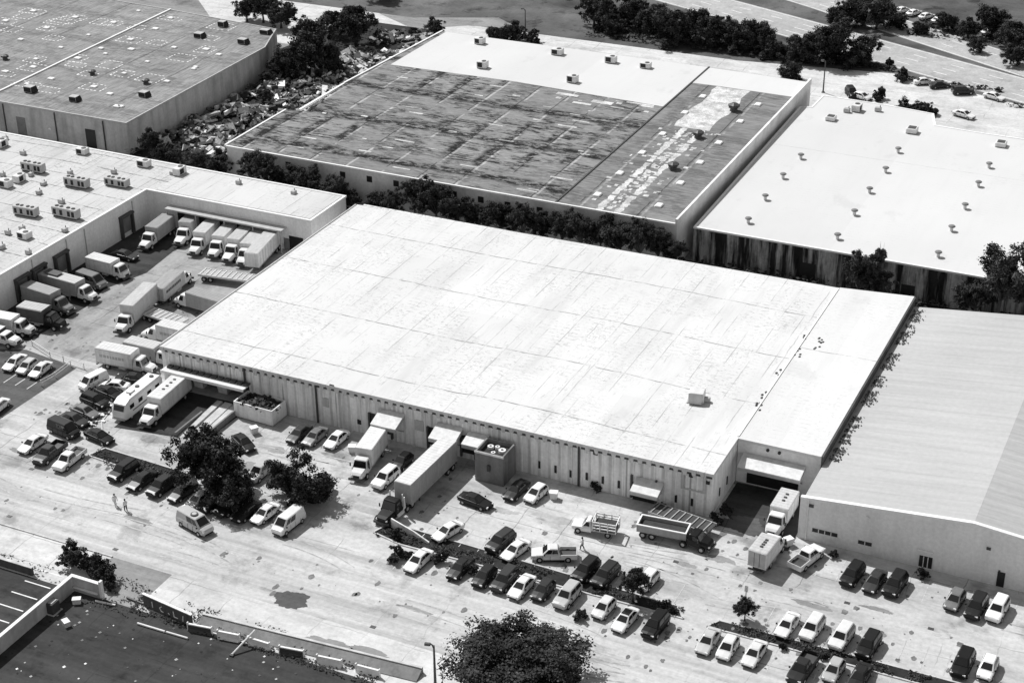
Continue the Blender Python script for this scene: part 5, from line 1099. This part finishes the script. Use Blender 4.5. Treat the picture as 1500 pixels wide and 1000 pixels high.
for px, py, lb in ((714, 163, 'back left air conditioner on the white coated rear roof'), (717, 190, 'front left air conditioner on the white coated rear roof'), (801, 175, 'air conditioner at the back middle of the white coated rear roof'), (818, 206, 'frontmost middle air conditioner on the white coated rear roof'), (861, 184, 'air conditioner right of the back middle one on the white coated rear roof'), (900, 190, 'rightmost air conditioner on the white coated rear roof, beside a pipe loop')): ac('box', px, py, ZT+.03, lb, g, 0)
for px, py, lb in ((999, 237, 'dark turbine vent at the rear right of the grey roof bay'), (931, 302, 'dark turbine vent near the front of the pale roof strips'), (959, 267, 'dark turbine vent in the middle of the pale roof strips')): ac('turbine', px, py, ZT, lb, 'turbine vents on the grey roof bay', 0, 1.35)
for px, py, lb in ((1108, 248, 'square unit at the rear left of the clean white roof'), (1199, 262, 'square unit at the rear middle of the clean white roof'), (1299, 277, 'square unit at the right edge of the clean white roof')): ac('square', px, py, ZW, lb, 'square units on the clean white roof', 0, 1.1)
ac('box', 1137, 238, ZW, 'large unit among pipes at the rear edge of the clean white roof', 'square units on the clean white roof', 90, 1.0); ac('low', 1126, 239, ZW, 'small unit left of the large one at the rear edge of the clean white roof', 'square units on the clean white roof', 0, 1.2); ac('low', 1161, 238, ZW, 'pipe box right of the large one at the rear edge of the clean white roof', 'square units on the clean white roof', 0, 1.2)
g = 'vent boxes on the grey skylight roof'
for px, py, lb in ((209, 217, 'vent box nearest the left edge at the front of the grey skylight roof'), (259, 227, 'vent box at the front middle of the grey skylight roof'), (337, 222, 'vent box at the front right corner of the grey skylight roof'), (399, 156, 'vent box at the rear right of the grey skylight roof'), (448, 163, 'vent box near the right wall of the grey skylight roof'), (425, 144, 'dark vent box at the back of the grey skylight roof'), (473, 152, 'dark vent box in the rear right corner of the grey skylight roof')): ac('dark', px, py, ZL, lb, g, 0)
for px, py, lb in ((181, 181, 'round vent at the left edge of the grey skylight roof'), (279, 198, 'round vent in the middle of the grey skylight roof'), (339, 208, 'round vent near the right front of the grey skylight roof')): ac('turbine', px, py, ZL, lb, 'turbine vents on the grey skylight roof', 0, .95)
g = 'rooftop units on the left white roof'
for px, py, lb in ((213, 306, 'long cooling unit at the back left of the left white roof'), (262, 323, 'long cooling unit at the back middle of the left white roof'), (307, 322, 'long cooling unit nearest the wing on the left white roof'), (205, 355, 'long cooling unit at the front left of the left white roof'), (250, 357, 'long cooling unit at the front edge of the left white roof')): ac('long', px, py, ZB, lb, g, 2, .95)
for px, py, k, lb in ((182, 323, 'box', 'box unit at the left edge of the left white roof'), (197, 317, 'box', 'box unit right of the leftmost one on the left white roof'), (203, 380, 'box', 'box unit at the front left corner of the left white roof'), (219, 331, 'low', 'flat unit in the middle of the left white roof'), (210, 311, 'low', 'small unit in front of the back left long unit'), (224, 321, 'low', 'small unit between two long units on the left white roof'), (178, 311, 'low', 'small unit at the very left of the left white roof'), (200, 371, 'low', 'small unit behind the front left box unit'), (184, 376, 'low', 'tiny vent at the left front of the left white roof'), (177, 392, 'low', 'tiny vent at the left edge near the yard wall'), (207, 398, 'low', 'tiny vent by the yard wall, front'), (248, 373, 'low', 'tiny vent by the yard wall, middle'), (244, 341, 'low', 'tiny vent between the front and back long units'), (254, 309, 'low', 'small post vent behind the middle long unit'), (303, 308, 'low', 'small post vent behind the long unit nearest the wing'), (268, 286, 'box', 'box unit at the rear edge of the left white roof'), (337, 300, 'box', 'box unit at the rear edge near the wing'), (377, 309, 'box', 'large box unit at the inner end of the wing roof'), (369, 309, 'low', 'small unit left of the large box on the wing roof'), (443, 320, 'low', 'small vent in the middle of the wing roof'), (505, 331, 'low', 'small vent at the outer part of the wing roof'), (177, 278, 'box', 'box unit at the rear left corner of the left white roof'), (201, 287, 'low', 'small vent at the rear left of the left white roof'), (181, 270, 'low', 'tiny vent at the rear edge, far left')): ac(k, px, py, ZB, lb, g, rnd.choice((0, 0, 90)))
t = thing('rooftop_unit', 'white rooftop unit with a slanted hood alone on the huge white roof', 'air conditioner', tuple(at(957, 566, ZM)[:2])+(ZM,), math.radians(10))
obj('cabinet', MB().rbox(-1., 1.1, -.9, .9, .15, 1.5, .12), M['metal_light'], t); obj('hood', MB().loft([[(-1.0, -.85, .3), (1., -.85, .3), (1., -.85, 1.45), (-1., -.85, 1.45)], [(-.9, -1.5, .25), (.9, -1.5, .25), (.9, -1.5, .6), (-.9, -1.5, .6)]]), M['metal'], t); obj('duct', MB().rbox(1.05, 1.9, -.3, .3, .1, .7, .08), M['metal'], t); obj('curb', MB().box(-1.2, 1.2, -1.1, 1.1, 0.004, .15), M['metal'], t)
# ------------------------------------------------------------------ street furniture and odds
# open waste bin
t = thing('waste_container', 'pale open-topped waste container full of dark rubbish, against the ribbed wall', 'container', (-121.7, 171.3, .02), math.radians(-2))
mb = MB(); a, b, h = 3.3, 1.75, 2.5
for x0, x1, y0, y1 in ((-a, a, -b, -b+.15), (-a, a, b-.15, b), (-a, -a+.15, -b+.15, b-.15), (a-.15, a, -b+.15, b-.15)): mb.box(x0, x1, y0, y1, .1, h)
mb.box(-a+.15, a-.15, -b+.15, b-.15, .1, .3); obj('container_wall', mb, M['wall'], t)
mb = MB(); r4 = random.Random(4)
for k in range(420):
    c = Vector((r4.uniform(-a+.3, a-.3), r4.uniform(-b+.3, b-.3), 0)); c.z = 1.7+.75*(1-abs(c.x)/a)+r4.uniform(-.3, .35); s1, s2, s3 = r4.uniform(.1, .5), r4.uniform(.08, .3), r4.uniform(.03, .15)
    rot = Matrix.Rotation(r4.uniform(0, 6.28), 3, 'Z') @ Matrix.Rotation(r4.gauss(0, .6), 3, 'X'); mb.add([c+rot@Vector((sx*s1, sy*s2, sz*s3)) for sz in (-1, 1) for sx, sy in ((-1, -1), (1, -1), (1, 1), (-1, 1))], [(3, 2, 1, 0), (4, 5, 6, 7), (0, 1, 5, 4), (1, 2, 6, 5), (2, 3, 7, 6), (3, 0, 4, 7)])
mb.box(-a+.2, a-.2, -b+.2, b-.2, .4, 1.6); o = obj('rubbish', mb, M['debris'], t); o['kind'] = 'stuff'
# plant block with fans
t = thing('plant_block', 'square concrete plant block with round white fans in its sunken top, by the ribbed wall', 'plant block', (-84.1, 170.6, .01), 0)
mb = MB(); a, b, h = 2.1, 1.9, 4.6
for x0, x1, y0, y1 in ((-a, a, -b, -b+.22), (-a, a, b-.22, b), (-a, -a+.22, -b+.22, b-.22), (a-.22, a, -b+.22, b-.22)): mb.box(x0, x1, y0, y1, 0, h)
mb.box(-a+.22, a-.22, -b+.22, b-.22, 0, 3.9); obj('block_wall', mb, M['concrete'], t); obj('floor_pan', MB().box(-a+.23, a-.23, -b+.23, b-.23, 3.905, 3.93), M['grille'], t)
for x, y, r in ((-.9, .5, .42), (.95, .2, .5), (0, .75, .32), (.1, -.8, .3)):
    f = obj('fan', MB().tube((x, y, 3.93), (x, y, 4.3), r, r, 14), M['trim'], t); obj('fan_hub', MB().tube((x, y, 4.3), (x, y, 4.34), r*.45, r*.4, 10), M['metal_dark'], f)
obj('coping', MB().box(-a-.04, a+.04, -b-.04, -b-.001, h-.25, h+.02), M['wall'], t); obj('bracket', MB().box(-.2, .2, -b-.3, -b-.001, 2., 2.9), M['metal_dark'], t)
# plank wall at the head of the verge
t = thing('plank_wall', 'low pale plank wall running into the kerb at the left end of the verge', 'wall', (-89., 154.9, 0), 0)
p0 = at(615, 708); p1 = at(657, 727); d = (p1-p0); 
mb = MB(); nn = Vector((-d.y, d.x, 0)).normalized()*.09; o_ = Vector((-89., 154.9, 0))
mb.loft([[p-o_-nn, p-o_+nn, p-o_+nn+Vector((0, 0, hh)), p-o_-nn+Vector((0, 0, hh))] for p, hh in ((p0, 1.35), (p0.lerp(p1, .6), .9), (p1, .3))]); obj('plank', mb, M['wall'], t)
for k in (0.02, .35, .7): q = p0.lerp(p1, k)-o_; obj('post', MB().box(q.x-.08, q.x+.08, q.y+.09, q.y+.22, 0, 1.3-k), M['metal_dark'], t)
# lower left yard wall with return
t = thing('yard_wall', 'plastered wall with a white cap running down the lower left, turning at its end', 'wall', (-119.5, 126, 0), 0)
mb = MB(); zc = 2.1
def wl_(x0, x1, y0, y1, z0, z1): mb.box(x0+119.5, x1+119.5, y0-126, y1-126, z0, z1)
wl_(-119.6, -119.3, 60, 126.6, 0, zc); wl_(-119.3, -115.2, 126.3, 126.6, 0, zc); obj('wall_panel', mb, M['wall_grey'], t)
mb = MB(); wl_(-119.68, -119.22, 60, 126.68, zc+.002, zc+.12); wl_(-119.22, -115.1, 126.22, 126.68, zc+.002, zc+.12); obj('cap', mb, M['trim'], t)
mb = MB(); wl_(-115.35, -115.05, 126.2, 126.7, 0, zc+.5); obj('end_post', mb, M['trim'], t)
mb = MB(); wl_(-119.2, -115.6, 126.0, 126.25, .7, .85); obj('rail', mb, M['trim'], t)
# hedge bank wall at the far left of the street
t = thing('retaining_wall', 'low dark retaining wall along the street at the lower left edge', 'wall', (-140, 127, 0), 0)
obj('wall_panel', MB().box(-80, 14, -.35, 0, 0, 1.1), M['wall_shade'], t); obj('cap', MB().box(-80, 14.05, -.4, .05, 1.102, 1.2), M['kerb'], t)
t = thing('transformer_box', 'dark metal cabinet with a pale lid beside the lower left yard wall', 'cabinet', tuple(at(233, 802)[:2])+(.01,), 0)
obj('cabinet', MB().rbox(-.9, .9, -.7, .7, .1, 1.5, .06), M['metal_dark'], t); obj('lid', MB().box(-.7, .7, -.5, .5, 1.505, 1.58), M['metal'], t); obj('plinth', MB().box(-1.05, 1.05, -.85, .85, 0, .099), M['kerb'], t)
for px, py, lb in ((262, 793, 'white box lying beside the cabinet at the lower left wall'), (250, 818, 'small white box lying on the dark lower left lot')):
    p = at(px, py); t = thing('white_box', lb, 'box', (p.x, p.y, .01), rnd.uniform(0, 3)); obj('crate', MB().rbox(-.5, .5, -.35, .35, 0, .6, .05), M['metal_light'], t); obj('lid', MB().rbox(-.53, .53, -.38, .38, .602, .68, .02), M['trim'], t)
# dark painted wall with pale strokes, street side of the dark lot
p0 = at(337, 797); p1 = at(391, 821)
t = thing('graffiti_wall', 'low dark wall with pale painted strokes between the dark lot and the street', 'wall', tuple(p0[:2])+(.01,), math.atan2(p1.y-p0.y, p1.x-p0.x)); L = (p1-p0).length
obj('wall_panel', MB().box(0, L, 0, .25, 0, 1.75), M['wall_shade'], t); obj('cap', MB().box(-.05, L+.05, -.04, .3, 1.752, 1.86), M['wall'], t)
mb = MB()
def stroke(pts):
    for (x0, z0), (x1, z1) in zip(pts, pts[1:]): mb.tube((x0, -.02, z0), (x1, -.02, z1), .07, .06, 6)
k = L/8
stroke([(k*1.6, .5), (k*1.55, 1.3)]); stroke([(k*3.2, 1.2), (k*2.8, .9), (k*3, .5), (k*3.4, .45)]); stroke([(k*4.2, .7), (k*4.4, .5)]); stroke([(k*5.1, 1.25), (k*5.15, .5), (k*5.8, .5)]); stroke([(k*6.7, 1.2), (k*6.6, .4)])
obj('painted_stroke', mb, M['trim'], t)
# chain of barriers, posts and rails
B0 = at(392, 824); B1 = at(640, 886); bd_ = (B1-B0); bl_ = bd_.length; ba = math.atan2(bd_.y, bd_.x)
t = thing('concrete_bank', 'sloping concrete kerb bank behind the row of barriers at the bottom', 'bank', (B0.x, B0.y, .01), ba)
mb = MB(); mb.loft([[(x, .6, 0), (x, .65, .1), (x, 2.3, .7), (x, 2.5, .7), (x, 2.55, 0)] for x in (0, bl_)]); obj('bank_face', mb, M['concrete'], t); obj('edge', MB().box(0, bl_, 2.2, 2.5, .702, .82), M['kerb'], t)
BL = ['white framed barrier nearest the dark painted wall', 'second white barrier along the bottom concrete bank', 'long white barrier in the middle of the bottom bank', 'white framed barrier right of the leaning pole', 'white barrier near the bottom edge', 'last white barrier at the bottom edge']
for i, k in enumerate((.035, .17, .31, .46, .63, .8)):
    p = B0+bd_*k; t = thing('traffic_barrier', BL[i], 'barrier', (p.x, p.y, .01), ba+rnd.uniform(-.08, .08), 'white barriers along the bottom bank'); w2 = rnd.uniform(1.2, 1.6)
    obj('beam', MB().loft([[(x, -.28, 0), (x, -.1, .35), (x, -.08, .85), (x, .08, .85), (x, .1, .35), (x, .28, 0)] for x in (-w2, w2)]), M['metal_dark' if i in (0, 3) else 'wall_white'], t)
    mb = MB(); mb.box(-w2-.1, w2+.1, -.12, .12, .852, 1.0); mb.box(-w2-.12, -w2-.01, -.14, .14, 0, 1.15); mb.box(w2+.01, w2+.12, -.14, .14, 0, 1.15); obj('frame', mb, M['trim'], t)
p = at(452, 845); t = thing('leaning_pole', 'pale pole leaning across the bottom concrete bank', 'pole', (p.x, p.y, .01), 0); q = at(436, 852)-p; q2 = at(463, 836)-p
obj('shaft', MB().tube((q.x, q.y, .15), (q2.x, q2.y, 1.6), .12), M['metal_light'], t); obj('foot', MB().rbox(q.x-.25, q.x+.25, q.y-.25, q.y+.25, 0, .18, .03), M['metal_dark'], t)
for a, b, lb in (((330, 817), (386, 834), 'white pipe lying on the dark lot below the painted wall'), ((318, 788), (338, 796), 'dark plank lying at the left end of the painted wall'), ((283, 792), (305, 797), 'pale plank lying off the end of the yard wall')):
    p = at(*a); q = at(*b); t = thing('loose_pipe', lb, 'pipe', (p.x, p.y, .02), math.atan2(q.y-p.y, q.x-p.x)); L = (q-p).length
    obj('pipe_shaft', MB().tube((0, 0, .14), (L*.55, 0, .14), .14), M['metal_light' if 'white' in lb or 'pale' in lb else 'metal_dark'], t); obj('pipe_end', MB().tube((L*.58, .02, .13), (L, .05, .13), .13), M['metal_light' if 'white' in lb or 'pale' in lb else 'metal_dark'], t)
# lamps and poles
def lamp(px, py, h, label, arm=1.1, rz=0, dark=True):
    p = at(px, py); t = thing('street_lamp', label, 'street lamp', (p.x, p.y, 0), rz)
    obj('pole', MB().tube((0, 0, 0), (0, 0, h), .17, .1, 10), M['metal_dark'], t); obj('arm', MB().path([(0, 0, h-.4), (-.15, 0, h), (-arm*.6, 0, h+.15), (-arm, 0, h+.1)], [.1, .09, .08, .07], 8), M['metal_dark'], t)
    hd = obj('lamp_head', MB().rbox(-arm-.55, -arm+.15, -.2, .2, h, h+.25, .06), M['metal_dark'], t); obj('lens', MB().rbox(-arm-.5, -arm+.05, -.15, .15, h-.07, h-.002, .02), M['lamp'], hd); obj('base_plate', MB().rbox(-.3, .3, -.3, .3, 0, .25, .05), M['concrete'], t)
lamp(664, 886, 5.6, 'dark street lamp left of the very large bottom tree', .5, math.radians(15))
lamp(1099, 221, 7., 'tall dark lamp pole behind the corner of the clean white roof', .4, 0)
lamp(765, 158, 6.5, 'pale double pole at the back bushes behind the white coated roof', .5, 0); lamp(1078, 690, .01, '', 1) if 0 else None
p = at(415, 618); t = thing('signpost', 'pale crooked post beside the big lot tree', 'post', tuple(at(392, 668)[:2])+(0,), 0); obj('post', MB().tube((0, 0, 0), (0, .05, 5.2), .09), M['metal'], t); obj('panel', MB().rbox(-.7, .5, -.06, .06, 4.6, 5.4, .04), M['metal_light'], t)
p = at(1012, 800); t = thing('signpost', 'thin post with a looped top behind the clipped tree in the right lot', 'post', tuple(at(1011, 806)[:2])+(0,), 0); obj('post', MB().tube((0, 0, 0), (0, 0, 3.9), .06), M['metal'], t); obj('panel', MB().rbox(-.22, .22, -.05, .05, 3.3, 4.1, .04), M['metal_light'], t)
# fence along the left yard
t = thing('chain_fence', 'low pale chain fence between the dark asphalt and the driveway', 'fence', tuple(at(247, 523)[:2])+(0,), 0); o_ = Vector(tuple(at(247, 523)))
pts = [at(a, b)-o_ for a, b in ((212, 505), (232, 518), (247, 523), (270, 531))]; pts2 = [at(a, b)-o_ for a, b in ((255, 528), (238, 541), (222, 550))]
mb = MB()
for L in (pts, pts2):
    for a, b in zip(L, L[1:]): mb.tube(a+Vector((0, 0, .95)), b+Vector((0, 0, .95)), .05); mb.tube(a+Vector((0, 0, .5)), b+Vector((0, 0, .5)), .035)
obj('rail', mb, M['metal_light'], t)
for L in (pts, pts2):
    for a in L: obj('post', MB().tube(a, a+Vector((0, 0, 1.05)), .07), M['metal_light'], t)
for px, py, lb in ((797, 676, 'white bin beside the white-roofed hatchback at the ribbed wall'), (571, 624, 'white bin behind the white box truck under the left awning'), (461, 603, 'pale low crate in front of the open waste container'), (1060, 728, 'white drum between the small box trucks and the gabled front')):
    p = at(px, py); t = thing('waste_bin', lb, 'bin', (p.x, p.y, .02), rnd.uniform(0, 1)); obj('bin_body', MB().loft([[(-.42, -.35, 0), (.42, -.35, 0), (.42, .35, 0), (-.42, .35, 0)], [(-.52, -.45, .95), (.52, -.45, .95), (.52, .45, .95), (-.52, .45, .95)]]), M['metal_light'], t); obj('lid', MB().rbox(-.56, .56, -.49, .49, .952, 1.05, .03), M['trim'], t)
r8 = random.Random(55); mb = MB()
for k in range(170):
    x, y = r8.uniform(-119, -80), r8.uniform(104, 125.5); a = r8.uniform(.05, .22)
    mb.add([(x-a, y-a*.5, .02), (x+a*.6, y-a, .05), (x+a, y+a*.5, .03), (x-a*.4, y+a, .06)], [(0, 1, 2, 3)])
o = obj('litter', mb, M['scrap']); o['kind'] = 'stuff'
# kerb debris heap beside the left lot
mb = MB()
for k in range(60):
    p = at(rnd.uniform(255, 288), 0) if 0 else at(*((lambda f: (272+f*28, 600-f*26))(rnd.random()))); x, y = p.x+rnd.gauss(0, .35), p.y+rnd.gauss(0, .35); a = rnd.uniform(.08, .35); mb.box(x-a, x+a, y-a*.6, y+a*.6, .02, .06+rnd.uniform(.02, .2))
o = obj('kerb_rubble', mb, M['scrap']); o['kind'] = 'stuff'
# ------------------------------------------------------------------ people
def person(px, py, deg, label, pose):
    p = at(px, py); t = thing('person', label, 'person', (p.x, p.y, .02), math.radians(deg))
    J = {'pelvis': ((0, 0, .95), .15), 'chest': ((.02, 0, 1.3), .17), 'neck': ((.03, 0, 1.5), .065), 'head': ((.05, 0, 1.62), .1), 'crown_': ((.04, 0, 1.75), .07)}
    E_ = [('pelvis', 'chest'), ('chest', 'neck'), ('neck', 'head'), ('head', 'crown_')]
    for s_, n_ in ((1, 'l'), (-1, 'r')):
        st = .12*s_*pose
        J['hip'+n_] = ((0, .1*s_, .9), .1); J['knee'+n_] = ((.1+st, .11*s_, .5), .07); J['ank'+n_] = ((.0+st*1.9, .11*s_, .08), .045); J['toe'+n_] = ((.2+st*1.9, .12*s_, .045), .04)
        J['sho'+n_] = ((.02, .2*s_, 1.43), .07); J['elb'+n_] = ((-.04-st*.8, .27*s_, 1.16), .048); J['wri'+n_] = ((.12-st, .27*s_, .95), .035); J['han'+n_] = ((.17-st, .26*s_, .86), .035)
        E_ += [('pelvis', 'hip'+n_), ('hip'+n_, 'knee'+n_), ('knee'+n_, 'ank'+n_), ('ank'+n_, 'toe'+n_), ('chest', 'sho'+n_), ('sho'+n_, 'elb'+n_), ('elb'+n_, 'wri'+n_), ('wri'+n_, 'han'+n_)]
        for f, (fx, fz) in enumerate(((.02, -.09), (.035, -.1), (.045, -.085), (.05, -.07), (.07, -.02))):
            nm = 'fin%s%d' % (n_, f); hx, hy, hz = J['han'+n_][0]; J[nm] = ((hx+fx, hy+(f-1.5)*.018*(f < 4), hz+fz), .011); E_.append(('han'+n_, nm))
    ks = list(J); me = bpy.data.meshes.new('person_body'); me.from_pydata([J[k][0] for k in ks], [(ks.index(a), ks.index(b)) for a, b in E_], [])
    o = bpy.data.objects.new('body', me); COL.objects.link(o); o.parent = t; me.materials.append(M['skin'])
    sk_ = o.modifiers.new('skin', 'SKIN')
    sv_ = me.skin_vertices[0] if me.skin_vertices else None
    if sv_ is None:
        b_ = bmesh.new(); b_.from_mesh(me); b_.verts.layers.skin.verify(); b_.to_mesh(me); b_.free(); sv_ = me.skin_vertices[0]
    for i, k in enumerate(ks): sv_.data[i].radius = (J[k][1],)*2; sv_.data[i].use_root = (k == 'pelvis')
    o.modifiers.new('sub', 'SUBSURF').levels = 1; o.modifiers['sub'].render_levels = 1
    def sl(a, b, ra, rb, mb): mb.tube(a, b, ra, rb, 10)
    mb = MB(); mb.loft([[(math.cos(k*.628)*rx, math.sin(k*.628)*ry, z) for k in range(10)] for rx, ry, z in ((.17, .2, .92), (.16, .19, 1.1), (.18, .23, 1.36), (.1, .16, 1.5), (.08, .085, 1.53))])
    for n_ in 'lr': sl(J['sho'+n_][0], J['elb'+n_][0], .085, .068, mb)
    obj('shirt', mb, M['cloth_w'], t)
    mb = MB(); mb.loft([[(math.cos(k*.628)*.165, math.sin(k*.628)*.195, z) for k in range(10)] for z in (.8, .96)])
    for n_ in 'lr': sl(J['hip'+n_][0], J['knee'+n_][0], .115, .09, mb); sl(J['knee'+n_][0], J['ank'+n_][0], .088, .065, mb)
    obj('trousers', mb, M['cloth_d' if pose > 0 else 'cloth_w'], t)
    obj('hair', MB().loft([[(.03+math.cos(k*.628)*r, math.sin(k*.628)*r, z) for k in range(10)] for r, z in ((.125, 1.65), (.13, 1.72), (.1, 1.82), (.03, 1.85))]), M['hair'], t)
    return t
person(829, 733, 200, 'person in a pale shirt walking in the middle of the front lot', 1)
person(305, 684, 330, 'person in a pale shirt standing at the street edge left of the van', -1)
person(317, 690, 150, 'second person with dark trousers standing right of the pale-shirted one at the street edge', .6)
